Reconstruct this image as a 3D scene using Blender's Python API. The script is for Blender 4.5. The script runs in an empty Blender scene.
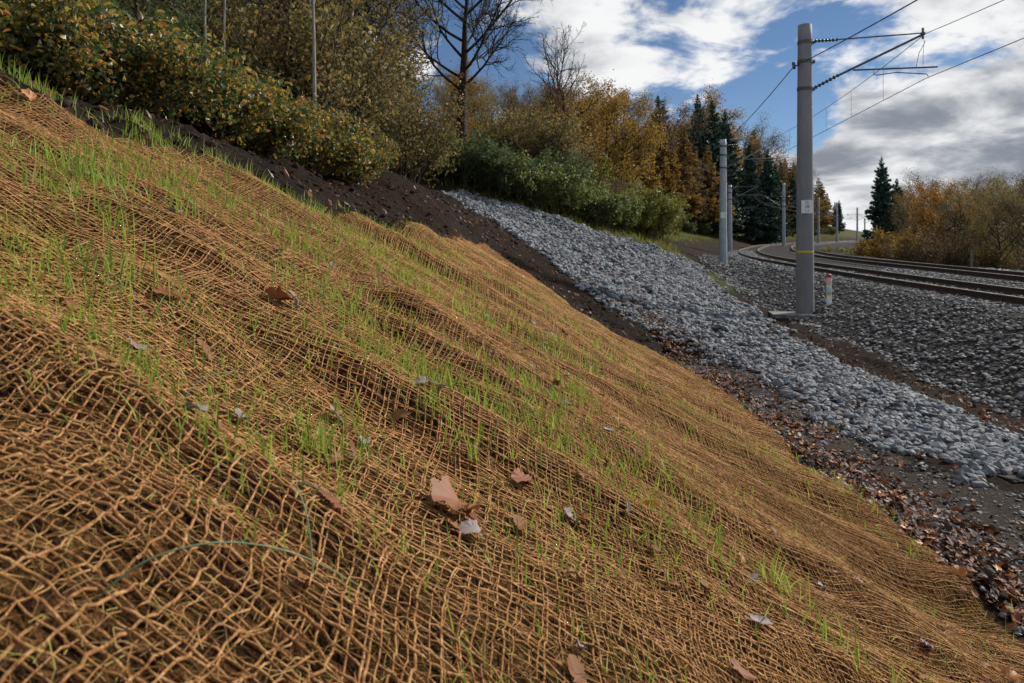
import bpy, math, random
import numpy as np
from mathutils import Vector, Matrix

# ------------------------------------------------------------------ scene, camera, light
S = bpy.context.scene
COL = S.collection
R = math.radians
cam_d = bpy.data.cameras.new('camera'); cam = bpy.data.objects.new('camera', cam_d); COL.objects.link(cam)
cam.location = (0, 0, 2.35); cam.rotation_euler = (R(90), 0, 0)
cam_d.sensor_width = 36; cam_d.lens = 24; cam_d.shift_y = -0.103
cam_d.clip_start = 0.05; cam_d.clip_end = 3000
cam_d.dof.use_dof = True; cam_d.dof.focus_distance = 3.6; cam_d.dof.aperture_fstop = 7.1
S.camera = cam
SUN_AZ, SUN_EL = 56.0, 31.0          # degrees right of the view axis, above the horizon
w = bpy.data.worlds.new('World'); S.world = w; w.use_nodes = True
def build_world():
    nt = w.node_tree; N = nt.nodes; L = nt.links; N.clear()
    def nd(t, **k):
        n = N.new(t)
        for a, b in k.items(): setattr(n, a, b)
        return n
    def mth(op, a, b=None, clamp=False):
        n = nd('ShaderNodeMath', operation=op, use_clamp=clamp)
        for i, v in enumerate((a, b)):
            if v is None: continue
            if isinstance(v, (int, float)): n.inputs[i].default_value = v
            else: L.new(v, n.inputs[i])
        return n.outputs[0]
    def mr(v, a, b, c=0, d=1, smooth=True):
        n = nd('ShaderNodeMapRange'); n.interpolation_type = 'SMOOTHSTEP' if smooth else 'LINEAR'
        L.new(v, n.inputs[0])
        for i, q in enumerate((a, b, c, d)): n.inputs[i+1].default_value = q
        return n.outputs[0]
    sky = nd('ShaderNodeTexSky', sky_type='NISHITA', sun_disc=False)
    sky.sun_elevation = R(SUN_EL); sky.sun_rotation = R(SUN_AZ); sky.air_density = .8; sky.dust_density = 0.0; sky.ozone_density = 4.0
    tc = nd('ShaderNodeTexCoord'); sp = nd('ShaderNodeSeparateXYZ'); L.new(tc.outputs['Generated'], sp.inputs[0])
    zc = mth('ADD', mth('MAXIMUM', sp.outputs[2], 0.0), 0.30)
    px = mth('DIVIDE', sp.outputs[0], zc); py = mth('DIVIDE', sp.outputs[1], zc)
    cb = nd('ShaderNodeCombineXYZ'); L.new(px, cb.inputs[0]); L.new(py, cb.inputs[1])
    def noise(off, scale, detail, rough, dist):
        va = nd('ShaderNodeVectorMath', operation='ADD'); L.new(cb.outputs[0], va.inputs[0]); va.inputs[1].default_value = off
        n = nd('ShaderNodeTexNoise'); L.new(va.outputs[0], n.inputs['Vector'])
        n.inputs['Scale'].default_value = scale; n.inputs['Detail'].default_value = detail
        n.inputs['Roughness'].default_value = rough; n.inputs['Distortion'].default_value = dist
        return n.outputs['Fac']
    CO = (21.196, 35.496, 1.3)
    big = noise(CO, 1.15, 2.0, .5, 0.0)
    fine = noise((CO[0]+2, CO[1]-4, 2), 3.4, 9.0, .58, 0.25)
    d = mth('ADD', mth('MULTIPLY', big, .54), mth('MULTIPLY', fine, .50))
    d = mth('ADD', d, mr(sp.outputs[2], .0, .22, .055, 0)); dens = mr(d, .452, .515)
    # thicker cores of the cloud are grey from below, thin rims white
    d2 = mth('ADD', mth('MULTIPLY', noise((CO[0]+.10, CO[1]+.06, 1.3), 1.15, 2.0, .5, 0.0), .54), mth('MULTIPLY', noise((CO[0]+2.10, CO[1]-3.94, 2), 3.4, 6.0, .55, .25), .50))
    core = mr(d2, .48, .64)
    cr = nd('ShaderNodeMix', data_type='RGBA'); L.new(core, cr.inputs['Factor'])
    cr.inputs['A'].default_value = (.93, .935, .94, 1); cr.inputs['B'].default_value = (.25, .28, .335, 1)
    sk = nd('ShaderNodeVectorMath', operation='SCALE'); L.new(sky.outputs[0], sk.inputs[0]); sk.inputs['Scale'].default_value = .075
    mx = nd('ShaderNodeMix', data_type='RGBA'); L.new(dens, mx.inputs['Factor']); L.new(sk.outputs[0], mx.inputs['A']); L.new(cr.outputs['Result'], mx.inputs['B'])
    bg = nd('ShaderNodeBackground'); L.new(mx.outputs['Result'], bg.inputs[0]); bg.inputs[1].default_value = 1.0
    out = nd('ShaderNodeOutputWorld'); L.new(bg.outputs[0], out.inputs[0])
build_world()
sl = bpy.data.lights.new('sun', 'SUN'); so = bpy.data.objects.new('sun', sl); COL.objects.link(so)
sl.energy = 5.0; sl.angle = R(3); sl.color = (1, .93, .83)
sd = Vector((math.sin(R(SUN_AZ))*math.cos(R(SUN_EL)), math.cos(R(SUN_AZ))*math.cos(R(SUN_EL)), math.sin(R(SUN_EL))))
so.rotation_euler = sd.to_track_quat('Z', 'Y').to_euler(); so.location = (20, 5, 30)
S.view_settings.view_transform = 'Standard'; S.view_settings.look = 'None'
S.view_settings.exposure = 0.0; S.view_settings.gamma = 1.0; S.view_settings.use_curve_mapping = False
S.render.engine = 'CYCLES'
S.cycles.max_bounces = 4; S.cycles.diffuse_bounces = 2; S.cycles.glossy_bounces = 2; S.cycles.transmission_bounces = 2
S.cycles.use_denoising = True
S.cycles.caustics_reflective = False; S.cycles.caustics_refractive = False

rng = np.random.default_rng(7)

# ------------------------------------------------------------------ helpers
def mk(name, V, F, mat=None, parent=None, smooth=False):
    """V (n,3), F list of int arrays (m,3)/(m,4)"""
    me = bpy.data.meshes.new(name)
    V = np.ascontiguousarray(V, dtype=np.float32)
    if isinstance(F, np.ndarray): F = [F]
    F = [np.asarray(f, dtype=np.int32) for f in F if len(f)]
    me.vertices.add(len(V)); me.vertices.foreach_set('co', V.ravel())
    li = np.concatenate([f.ravel() for f in F]); tot = np.concatenate([np.full(len(f), f.shape[1], np.int32) for f in F])
    st = np.concatenate([[0], np.cumsum(tot)[:-1]]).astype(np.int32)
    me.loops.add(len(li)); me.loops.foreach_set('vertex_index', li)
    me.polygons.add(len(tot)); me.polygons.foreach_set('loop_start', st); me.polygons.foreach_set('loop_total', tot)
    me.polygons.foreach_set('use_smooth', np.full(len(tot), bool(smooth)))
    me.update(); 
    if mat: me.materials.append(mat)
    o = bpy.data.objects.new(name, me); COL.objects.link(o)
    if parent: o.parent = parent
    return o
def tag(o, label=None, cat=None, group=None, kind=None):
    if label: o['label'] = label
    if cat: o['category'] = cat
    if group: o['group'] = group
    if kind: o['kind'] = kind
    return o
def empty(name, loc=(0,0,0), rz=0, label=None, cat=None, group=None):
    o = bpy.data.objects.new(name, None); COL.objects.link(o)
    o.location = loc; o.rotation_euler = (0, 0, rz); o.empty_display_size = .1
    return tag(o, label, cat, group)
def copy_tree(o, parent=None):
    c = o.copy(); COL.objects.link(c); c.parent = parent
    for ch in o.children: copy_tree(ch, c)
    return c
class MB:
    def __init__(s): s.V = []; s.Q = []; s.T = []; s.n = 0
    def add(s, V, Q=None, T=None):
        V = np.asarray(V, float)
        if Q is not None and len(Q): s.Q.append(np.asarray(Q) + s.n)
        if T is not None and len(T): s.T.append(np.asarray(T) + s.n)
        s.V.append(V); s.n += len(V)
    def box(s, c, d, M=None):
        v = np.array([[x, y, z] for x in (-.5, .5) for y in (-.5, .5) for z in (-.5, .5)]) * np.array(d)
        if M is not None: v = v @ np.array(M).T
        s.add(v + np.array(c), [[0,1,3,2],[4,6,7,5],[0,4,5,1],[2,3,7,6],[0,2,6,4],[1,5,7,3]])
    def tube(s, P, r, k=6, cap=True):
        P = np.asarray(P, float); n = len(P); r = np.broadcast_to(np.asarray(r, float), (n,))
        t = np.gradient(P, axis=0); t /= np.linalg.norm(t, axis=1)[:, None] + 1e-9
        ref = np.array([0, 0, 1.]) if abs(t[:, 2]).mean() < .8 else np.array([1., 0, 0])
        a = np.cross(t, ref); a /= np.linalg.norm(a, axis=1)[:, None] + 1e-9; b = np.cross(t, a)
        th = np.arange(k) * 2*np.pi/k
        V = P[:, None] + r[:, None, None]*(np.cos(th)[None, :, None]*a[:, None] + np.sin(th)[None, :, None]*b[:, None])
        i = np.arange(n-1)[:, None]*k; j = np.arange(k)[None]; j2 = (j+1) % k
        Q = np.stack([i+j, i+j2, i+k+j2, i+k+j], -1).reshape(-1, 4)
        V = V.reshape(-1, 3)
        if cap and k > 3:
            m = len(V); V = np.vstack([V, P[0], P[-1]])
            jj = np.arange(k); T = np.vstack([np.stack([np.full(k, m), (jj+1) % k, jj], 1), np.stack([np.full(k, m+1), (n-1)*k+jj, (n-1)*k+(jj+1) % k], 1)])
            s.add(V, Q, T)
        else: s.add(V, Q)
    def build(s, name, mat, parent=None, smooth=False):
        F = []
        if s.Q: F.append(np.concatenate(s.Q))
        if s.T: F.append(np.concatenate(s.T))
        return mk(name, np.concatenate(s.V), F, mat, parent, smooth)

def _h(ix, iy, seed):
    n = (ix.astype(np.int64)*374761393 + iy.astype(np.int64)*668265263 + seed*982451653) & 0x7fffffff
    n = ((n ^ (n >> 13))*1274126177) & 0x7fffffff
    n = (n ^ (n >> 16)) & 0xffff
    return n/32767.5 - 1
def vnoise(x, y, seed=0):
    x = np.asarray(x, float); y = np.asarray(y, float)
    ix = np.floor(x).astype(np.int64); iy = np.floor(y).astype(np.int64); fx = x-ix; fy = y-iy
    fx = fx*fx*fx*(fx*(fx*6-15)+10); fy = fy*fy*fy*(fy*(fy*6-15)+10)
    a = _h(ix, iy, seed); b = _h(ix+1, iy, seed); c = _h(ix, iy+1, seed); d = _h(ix+1, iy+1, seed)
    return (a*(1-fx)+b*fx)*(1-fy) + (c*(1-fx)+d*fx)*fy
def fbm(x, y, o=4, seed=0, g=.5):
    s = 0; a = 1; t = 0
    for i in range(o):
        s = s + a*vnoise(x*2**i+i*17.3, y*2**i-i*9.1, seed+i*31); t += a; a *= g
    return s/t
def sstep(a, b, x):
    t = np.clip((x-a)/(b-a), 0, 1); return t*t*(3-2*t)
def inpoly(x, y, P):
    P = np.asarray(P, float); r = np.zeros(np.shape(x), bool); j = len(P)-1
    for i in range(len(P)):
        c = ((P[i,1] > y) != (P[j,1] > y)) & (x < (P[j,0]-P[i,0])*(y-P[i,1])/(P[j,1]-P[i,1]+1e-12)+P[i,0]); r ^= c; j = i
    return r
def polydist(x, y, P):
    """signed distance, positive inside"""
    P = np.asarray(P, float); d = np.full(np.shape(x), 1e9)
    for i in range(len(P)):
        a = P[i-1]; b = P[i]; e = b-a; t = np.clip(((x-a[0])*e[0]+(y-a[1])*e[1])/(e@e+1e-12), 0, 1)
        d = np.minimum(d, np.hypot(x-a[0]-t*e[0], y-a[1]-t*e[1]))
    return np.where(inpoly(x, y, P), d, -d)

# ------------------------------------------------------------------ materials
def mat(name, build):
    m = bpy.data.materials.new(name); m.use_nodes = True; nt = m.node_tree; nt.nodes.clear(); build(Mt(nt)); return m
class Mt:
    def __init__(s, nt): s.nt = nt; s.N = nt.nodes; s.L = nt.links
    def n(s, t, **k):
        x = s.N.new(t)
        for a, b in k.items(): setattr(x, a, b)
        return x
    def ramp(s, fac, stops):
        r = s.n('ShaderNodeValToRGB'); e = r.color_ramp.elements
        while len(e) < len(stops): e.new(.5)
        for q, (p, c) in zip(e, stops): q.position = p; q.color = (*c, 1)
        s.L.new(fac, r.inputs[0]); return r.outputs[0]
    def noise(s, scale, detail=4, rough=.55, coord='Object', vec=None, stretch=None):
        t = s.n('ShaderNodeTexNoise'); t.inputs['Scale'].default_value = scale; t.inputs['Detail'].default_value = detail; t.inputs['Roughness'].default_value = rough
        if vec is None: vec = s.n('ShaderNodeTexCoord').outputs[coord]
        if stretch:
            m = s.n('ShaderNodeMapping'); m.inputs['Scale'].default_value = stretch; s.L.new(vec, m.inputs[0]); vec = m.outputs[0]
        s.L.new(vec, t.inputs['Vector']); return t.outputs['Fac']
    def island(s): return s.n('ShaderNodeNewGeometry').outputs['Random Per Island']
    def mix(s, f, a, b, bt='MIX'):
        m = s.n('ShaderNodeMix', data_type='RGBA', blend_type=bt)
        for i, v in (('Factor', f), ('A', a), ('B', b)):
            if isinstance(v, (int, float)): m.inputs[i].default_value = v
            elif isinstance(v, tuple): m.inputs[i].default_value = (*v, 1)
            else: s.L.new(v, m.inputs[i])
        return m.outputs['Result']
    def mul(s, a, b):
        m = s.n('ShaderNodeMath', operation='MULTIPLY')
        for i, v in enumerate((a, b)):
            if isinstance(v, (int, float)): m.inputs[i].default_value = v
            else: s.L.new(v, m.inputs[i])
        return m.outputs[0]
    def bump(s, h, st=.5, dist=.02):
        b = s.n('ShaderNodeBump'); b.inputs['Strength'].default_value = st; b.inputs['Distance'].default_value = dist; s.L.new(h, b.inputs['Height']); return b.outputs[0]
    def out(s, col, rough=.8, spec=.3, normal=None, metal=0, transl=0):
        p = s.n('ShaderNodeBsdfPrincipled'); p.inputs['Metallic'].default_value = metal
        for k, v in (('Roughness', rough), ('Specular IOR Level', spec)):
            if isinstance(v, (int, float)): p.inputs[k].default_value = v
            else: s.L.new(v, p.inputs[k])
        if isinstance(col, tuple): p.inputs['Base Color'].default_value = (*col, 1)
        else: s.L.new(col, p.inputs['Base Color'])
        if normal: s.L.new(normal, p.inputs['Normal'])
        sh = p.outputs[0]
        if transl:
            t = s.n('ShaderNodeBsdfTranslucent')
            if isinstance(col, tuple): t.inputs[0].default_value = (*col, 1)
            else: s.L.new(col, t.inputs[0])
            m = s.n('ShaderNodeMixShader'); m.inputs[0].default_value = transl
            s.L.new(sh, m.inputs[1]); s.L.new(t.outputs[0], m.inputs[2]); sh = m.outputs[0]
        o = s.n('ShaderNodeOutputMaterial'); s.L.new(sh, o.inputs[0])
def leafmat(name, stops, transl=.35, rough=.5, spec=.35, scale=3.0):
    def b(m):
        c = m.ramp(m.island(), stops)
        c2 = m.mix(m.mul(m.noise(scale, 3), .4), c, (.04, .03, .018), 'MIX')
        m.out(c2, rough, spec, transl=transl)
    return mat(name, b)
def barkmat(name, c1, c2, scale=9):
    def b(m):
        n = m.noise(scale, 5, .6, stretch=(1, 1, .25)); m.out(m.ramp(n, [(.3, c1), (.7, c2)]), .9, .2, m.bump(n, .6, .02))
    return mat(name, b)
M = {}
def m_ground(m):
    at = m.n('ShaderNodeAttribute', attribute_name='zone'); sp = m.n('ShaderNodeSeparateColor'); m.L.new(at.outputs['Color'], sp.inputs[0])
    tc = m.n('ShaderNodeTexCoord').outputs['Object']
    n1 = m.noise(1.3, 8, .6, vec=tc); n2 = m.noise(26, 6, .65, vec=tc); n3 = m.noise(110, 3, .6, vec=tc)
    floor = m.ramp(n1, [(.3, (.045, .032, .018)), (.6, (.085, .055, .028)), (.75, (.06, .06, .022))])
    netsoil = m.ramp(n2, [(.32, (.008, .005, .004)), (.50, (.055, .028, .012)), (.68, (.24, .12, .045))])
    dark = m.ramp(n2, [(.3, (.009, .007, .006)), (.58, (.030, .021, .016)), (.78, (.085, .06, .043))])
    verge = m.ramp(n2, [(.3, (.03, .05, .012)), (.6, (.075, .10, .025)), (.8, (.14, .13, .045))])
    c = m.mix(sp.outputs[1], floor, dark); c = m.mix(sp.outputs[2], c, verge); c = m.mix(sp.outputs[0], c, netsoil)
    h = m.n('ShaderNodeMath', operation='ADD'); m.L.new(n2, h.inputs[0]); m.L.new(m.mul(n3, .4), h.inputs[1])
    m.out(c, .95, .06, m.bump(h.outputs[0], 1.0, .05))
M['ground'] = mat('ground_soil', m_ground)
def m_path(m):
    tc = m.n('ShaderNodeTexCoord').outputs['Object']
    n2 = m.noise(30, 7, .68, vec=tc); n3 = m.noise(2.2, 5, .6, vec=tc)
    c = m.ramp(n2, [(.32, (.018, .013, .010)), (.55, (.055, .042, .033)), (.74, (.15, .125, .105))])
    c = m.mix(m.mul(n3, .5), c, (.03, .022, .016)); m.out(c, .9, .1, m.bump(n2, 1, .04))
M['path'] = mat('stony_dirt', m_path)
def m_coir(m):
    n = m.noise(60, 5, .65); n2 = m.noise(2.4, 4, .6)
    c = m.ramp(n, [(.27, (.085, .038, .015)), (.5, (.385, .19, .074)), (.73, (.72, .44, .205))])
    mo = m.ramp(m.noise(1.1, 5, .6), [(.5, (0, 0, 0)), (.68, (.55, .55, .55))]); c = m.mix(m.mul(n2, .35), c, (.13, .07, .028)); c = m.mix(mo, c, (.27, .22, .045)); m.out(c, .9, .15, m.bump(m.noise(420, 2), .7, .003))
M['coir'] = mat('coir_rope', m_coir)
M['fibre'] = leafmat('coir_fibre', [(0, (.26, .12, .04)), (.45, (.50, .26, .09)), (.8, (.62, .40, .17)), (1, (.42, .42, .10))], .2, .8, .2)
M['grass'] = leafmat('grass_blade', [(0, (.17, .29, .03)), (.5, (.30, .45, .05)), (.85, (.44, .54, .09)), (1, (.60, .52, .20))], .5, .5, .4, 1.5)
M['bluegrass'] = mat('blue_green_blade', lambda m: m.out(m.ramp(m.noise(20), [(.3, (.15, .27, .13)), (.7, (.30, .42, .24))]), .4, .5, transl=.2))
def m_stone(m):
    c = m.ramp(m.island(), [(0, (.055, .063, .08)), (.4, (.125, .142, .168)), (.75, (.205, .228, .255)), (.93, (.31, .33, .35)), (1, (.25, .17, .12))])
    n = m.noise(25, 5); c = m.mix(m.mul(n, .5), c, (.10, .11, .125)); m.out(c, .75, .35, m.bump(n, .5, .01))
M['stone'] = mat('grey_stone', m_stone)
def m_bstone(m):
    c = m.ramp(m.island(), [(0, (.085, .09, .10)), (.45, (.18, .19, .205)), (.8, (.31, .32, .335)), (1, (.52, .52, .52))])
    n = m.noise(25, 5); c = m.mix(m.mul(n, .5), c, (.07, .065, .06)); m.out(c, .8, .3, m.bump(n, .5, .01))
M['ballast'] = mat('ballast_stone', m_bstone)
def m_gravelbase(m):
    n = m.n('ShaderNodeTexVoronoi'); n.inputs['Scale'].default_value = 14; m.L.new(m.n('ShaderNodeTexCoord').outputs['Object'], n.inputs['Vector'])
    c = m.mix(m.noise(18, 4), m.n('ShaderNodeRGB').outputs[0], (.16, .165, .175)); 
    c = m.mix(.6, n.outputs['Color'], (.12, .125, .135)); bw = m.n('ShaderNodeRGBToBW'); m.L.new(c, bw.inputs[0])
    m.out(m.ramp(bw.outputs[0], [(.1, (.02, .018, .017)), (.5, (.075, .073, .074)), (.8, (.19, .192, .198))]), .95, .06, m.bump(n.outputs['Distance'], 1, .06))
M['gravelbase'] = mat('gravel_sheet', m_gravelbase)
M['clod'] = mat('soil_clod', lambda m: m.out(m.ramp(m.noise(20, 5), [(.3, (.012, .009, .007)), (.7, (.055, .039, .029))]), .9, .08, m.bump(m.noise(60), .6, .01)))
def m_conc(m):
    n = m.noise(3, 6, .6, stretch=(1, 1, .3)); n2 = m.noise(60, 3)
    m.out(m.mix(m.mul(n2, .3), m.ramp(n, [(.3, (.17, .18, .19)), (.7, (.27, .28, .29))]), (.12, .12, .12)), .75, .3, m.bump(n2, .2, .005))
M['concrete'] = mat('mast_concrete', m_conc)
M['slab'] = mat('slab_concrete', lambda m: m.out(m.ramp(m.noise(8, 6), [(.3, (.10, .10, .10)), (.7, (.24, .24, .23))]), .8, .3, m.bump(m.noise(40), .4, .01)))
M['farmast'] = mat('mast_galvanised', lambda m: m.out(m.ramp(m.noise(2, 4), [(.3, (.30, .36, .42)), (.7, (.40, .46, .52))]), .6, .4))
M['steel'] = mat('dark_steel', lambda m: m.out(m.ramp(m.noise(12), [(.3, (.05, .055, .06)), (.7, (.11, .115, .12))]), .5, .5, metal=.3))
M['galv'] = mat('galvanised_tube', lambda m: m.out(m.ramp(m.noise(12), [(.3, (.16, .19, .21)), (.7, (.27, .31, .33))]), .5, .5, metal=.3))
M['wire'] = mat('wire_metal', lambda m: m.out(m.ramp(m.noise(5), [(.3, (.05, .055, .065)), (.7, (.09, .095, .11))]), .6, .3))
M['insul'] = mat('insulator_brown', lambda m: m.out(m.ramp(m.noise(9), [(.3, (.035, .03, .03)), (.7, (.06, .05, .05))]), .3, .5))
M['white'] = mat('white_paint', lambda m: m.out(m.ramp(m.noise(30, 4), [(.3, (.74, .76, .78)), (.7, (.84, .85, .86))]), .5, .4))
M['black'] = mat('black_print', lambda m: m.out(m.ramp(m.noise(30), [(0, (.02, .02, .02)), (1, (.03, .03, .03))]), .6, .3))
M['yellow'] = mat('yellow_band', lambda m: m.out(m.ramp(m.noise(30), [(.3, (.5, .36, .03)), (.7, (.7, .52, .06))]), .5, .4))
M['red'] = mat('red_cap', lambda m: m.out(m.ramp(m.noise(30), [(.3, (.28, .03, .05)), (.7, (.4, .05, .07))]), .5, .4))
M['pink'] = mat('faded_red_sticker', lambda m: m.out(m.ramp(m.noise(60), [(.3, (.65, .38, .30)), (.7, (.75, .62, .55))]), .5, .4))
M['blue'] = mat('pale_blue_sticker', lambda m: m.out(m.ramp(m.noise(60), [(.3, (.40, .52, .68)), (.7, (.55, .66, .78))]), .5, .4))
def m_rail(m):
    g = m.n('ShaderNodeNewGeometry'); n = m.noise(7, 5)
    m.out(m.ramp(n, [(.3, (.030, .020, .015)), (.7, (.085, .052, .036))]), .6, .4, m.bump(n, .3, .01))
M['rail'] = mat('rusty_rail', m_rail)
M['railtop'] = mat('worn_rail_head', lambda m: m.out(m.ramp(m.noise(4, 5), [(.3, (.20, .17, .15)), (.7, (.36, .33, .31))]), .35, .5, metal=.7))
M['sleeper'] = mat('sleeper_concrete', lambda m: m.out(m.ramp(m.noise(6, 6), [(.3, (.09, .08, .07)), (.7, (.18, .165, .15))]), .85, .3))
M['bark'] = barkmat('dark_bark', (.012, .010, .009), (.05, .042, .036))
M['barkbrown'] = barkmat('brown_bark', (.03, .024, .018), (.10, .08, .06))
M['birch'] = barkmat('birch_bark', (.13, .12, .10), (.38, .36, .32), 5)
M['post'] = barkmat('post_wood', (.10, .09, .08), (.26, .25, .24), 12)
M['twig'] = mat('thin_twig', lambda m: m.out(m.ramp(m.island(), [(0, (.04, .03, .021)), (.5, (.10, .074, .05)), (1, (.19, .15, .10))]), .8, .2))
M['deadleaf'] = leafmat('fallen_leaf_brown', [(0, (.06, .022, .012)), (.35, (.14, .05, .022)), (.6, (.26, .11, .04)), (.8, (.34, .20, .10)), (1, (.42, .33, .28))], .1, .65, .25, 30)
M['paleleaf'] = leafmat('fallen_leaf_pale', [(0, (.20, .15, .14)), (1, (.38, .32, .33))], .1, .6, .3, 20)
M['redleaf'] = leafmat('fallen_leaf_russet', [(0, (.20, .06, .03)), (1, (.33, .12, .05))], .15, .6, .3, 14)
M['tanleaf'] = leafmat('fallen_leaf_tan', [(0, (.26, .105, .05)), (1, (.34, .15, .075))], .15, .6, .3, 14)
M['orangeleaf'] = leafmat('fallen_leaf_orange', [(0, (.42, .15, .03)), (1, (.58, .25, .06))], .2, .5, .4, 14)
M['litter'] = leafmat('leaf_litter', [(0, (.03, .013, .008)), (.4, (.11, .036, .016)), (.62, (.24, .075, .022)), (.78, (.42, .15, .03)), (.88, (.28, .21, .18)), (1, (.44, .37, .35))], .08, .65, .22, 8)
M['bramble'] = leafmat('bramble_leaf', [(0, (0.039, 0.078, 0.026)), (.3, (0.078, 0.142, 0.039)), (.5, (0.174, 0.197, 0.044)), (.66, (0.372, 0.262, 0.044)), (.82, (0.560, 0.394, 0.066)), (.93, (0.524, 0.218, 0.044)), (1, (0.240, 0.306, 0.218))], .5, .38, .5)
M['greenleaf'] = leafmat('green_shrub_leaf', [(0, (.075, .10, .028)), (.4, (.14, .19, .05)), (.75, (.22, .27, .075)), (1, (.34, .32, .11))], .5, .5, .35)
M['yellowgreen'] = leafmat('yellow_green_leaf', [(0, (0.105, 0.135, 0.024)), (.5, (0.225, 0.240, 0.042)), (1, (0.390, 0.330, 0.075))], .35, .5, .3)
M['olive'] = leafmat('olive_leaf', [(0, (0.090, 0.090, 0.036)), (.5, (0.192, 0.166, 0.057)), (.8, (0.333, 0.257, 0.090)), (1, (0.513, 0.333, 0.115))], .5, .6, .25)
M['darkgreen'] = leafmat('dark_green_leaf', [(0, (0.043, 0.078, 0.031)), (.6, (0.097, 0.151, 0.054)), (1, (0.182, 0.219, 0.073))], .5, .5, .3)
M['orange'] = leafmat('orange_leaf', [(0, (0.218, 0.092, 0.017)), (.4, (0.414, 0.184, 0.023)), (.8, (0.575, 0.287, 0.034)), (1, (0.483, 0.322, 0.057))], .4, .5, .3)
M['gold'] = leafmat('golden_leaf', [(0, (0.162, 0.106, 0.022)), (.45, (0.323, 0.199, 0.033)), (.85, (0.459, 0.273, 0.043)), (1, (0.311, 0.248, 0.063))], .5, .5, .25)
M['larch'] = leafmat('larch_needles', [(0, (0.126, 0.081, 0.024)), (.5, (0.259, 0.151, 0.034)), (1, (0.406, 0.231, 0.046))], .5, .6, .2)
M['brownleaf'] = leafmat('brown_leaf', [(0, (.075, .055, .034)), (.5, (.15, .102, .056)), (1, (.24, .155, .075))], .5, .6, .25)
M['rust'] = leafmat('rust_leaf', [(0, (0.168, 0.072, 0.024)), (.6, (0.312, 0.120, 0.030)), (1, (0.432, 0.192, 0.042))], .35, .5, .3)
M['spruce'] = leafmat('spruce_needles', [(0, (.024, .06, .048)), (.6, (.055, .12, .092)), (1, (.09, .165, .12))], .15, .6, .3)

# ------------------------------------------------------------------ the lie of the land
# near rail of the nearer track (plan), metres
RAILP = np.array([(9.7,-14),(9.75,-5),(9.85,5),(10.2,12),(10.95,19),(11.95,26),(14.85,42.7),(20.0,60),(26.6,77),(32.9,92),(50.0,123),(75,161),(112,215),(160,285)], float)
def spline(P, n):
    t = np.concatenate([[0], np.cumsum(np.hypot(*np.diff(P, axis=0).T))]); m = np.gradient(P, t, axis=0)
    q = np.linspace(0, t[-1], n); i = np.clip(np.searchsorted(t, q, 'right')-1, 0, len(t)-2)
    h = (t[i+1]-t[i])[:, None]; s = ((q-t[i])[:, None])/h
    return (2*s**3-3*s**2+1)*P[i]+(s**3-2*s**2+s)*h*m[i]+(-2*s**3+3*s**2)*P[i+1]+(s**3-s**2)*h*m[i+1]
RC = spline(RAILP, 400)
for _ in range(30): RC[1:-1] = .5*RC[1:-1]+.25*(RC[:-2]+RC[2:])
RT = np.gradient(RC, axis=0); RT /= np.linalg.norm(RT, axis=1)[:, None]; RN = np.stack([RT[:, 1], -RT[:, 0]], 1)   # to the right
def rail_off(x, y):
    """signed offset from the near rail, + right"""
    x = np.asarray(x, float).ravel(); y = np.asarray(y, float).ravel(); out = np.empty(len(x))
    for a in range(0, len(x), 20000):
        dx = x[a:a+20000, None]-RC[None, :, 0]; dy = y[a:a+20000, None]-RC[None, :, 1]; i = np.argmin(dx*dx+dy*dy, 1)
        k = np.arange(len(i)); out[a:a+20000] = dx[k, i]*RN[i, 0]+dy[k, i]*RN[i, 1]
    return out
RAILZ = 1.10
CP = []
for y in (-3, 0, 3, 6, 9, 11.5):
    for x in (-3, -2, -1, 0, 1, 2): CP.append((x, y, 1.65-.55*x))
    CP += [(-4, y, 3.55), (-5, y, 3.82), (-7, y, 4.3), (-11, y, 5.2), (-25, y, 8), (2.6, y, .27), (3.2, y, .17), (4.2, y, .2), (5.2, y, .24), (6.3, y, -.08), (7.2, y, -.05)]
CP += [(-2.5,14,3.7),(-1,14,2.55),(0,14,1.9),(1,14,1.3),(2.2,14,.73),(3.4,13,.36),(3.8,10.5,.22),(4.8,13,.25),(0,18,2.45),(1.1,16,1.6),(3,17,.85),(5,18,.4),(6.5,16,.1),(7.2,20,.12),
       (-1.2,21,3.15),(-2.3,25,3.9),(-.4,25,3.35),(1.8,26,3.0),(2.8,22,1.75),(4,24,1.6),(6,30,2.0),(8.3,30,.6),(8,26,.3),(10.6,36,.4),(8.5,36,1.9),(5,24,1.1),
       (-2.6,34,6.0),(3,34,4.0),(-6,25,5.3),(-6,18,4.6),(-12,25,7),(-12,15,5.8),(-25,40,12),(-25,20,9),(-60,40,18),(-60,0,14),(-60,90,22),(-10,50,9.5),(-2,50,7.6),(4,45,4.8),(0,80,13.5),(-20,80,17)]
for i in range(30, 400, 14):
    p, n = RC[i], RN[i]
    for u, z in ((-3.5, .05), (0, .1), (6, .1), (11, -.3), (18, -1.2), (45, -2.0), (110, -1.0), (200, 4)):
        if p[1] < 13 and u < -3: continue
        if u > 40 and i % 28: continue
        CP.append((*(p+n*u), z))
    if p[1] > 44:
        for u, z in ((-5.6, 1.2), (-8.6, 2.35), (-13, 3.7), (-24, 6.6), (-50, 12), (-120, 23)):
            if u < -20 and i % 28: continue
            CP.append((*(p+n*u), z))
CP = np.array(CP, float)
def fit():
    P = CP[:, :2]; d = np.hypot(P[:, None, 0]-P[None, :, 0], P[:, None, 1]-P[None, :, 1]); A = np.sqrt(d*d+.3**2) + np.eye(len(P))*-.12
    B = np.hstack([np.ones((len(P), 1)), P]); K = np.block([[A, B], [B.T, np.zeros((3, 3))]])
    return np.linalg.solve(K, np.concatenate([CP[:, 2], np.zeros(3)]))
WT = fit()
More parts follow.
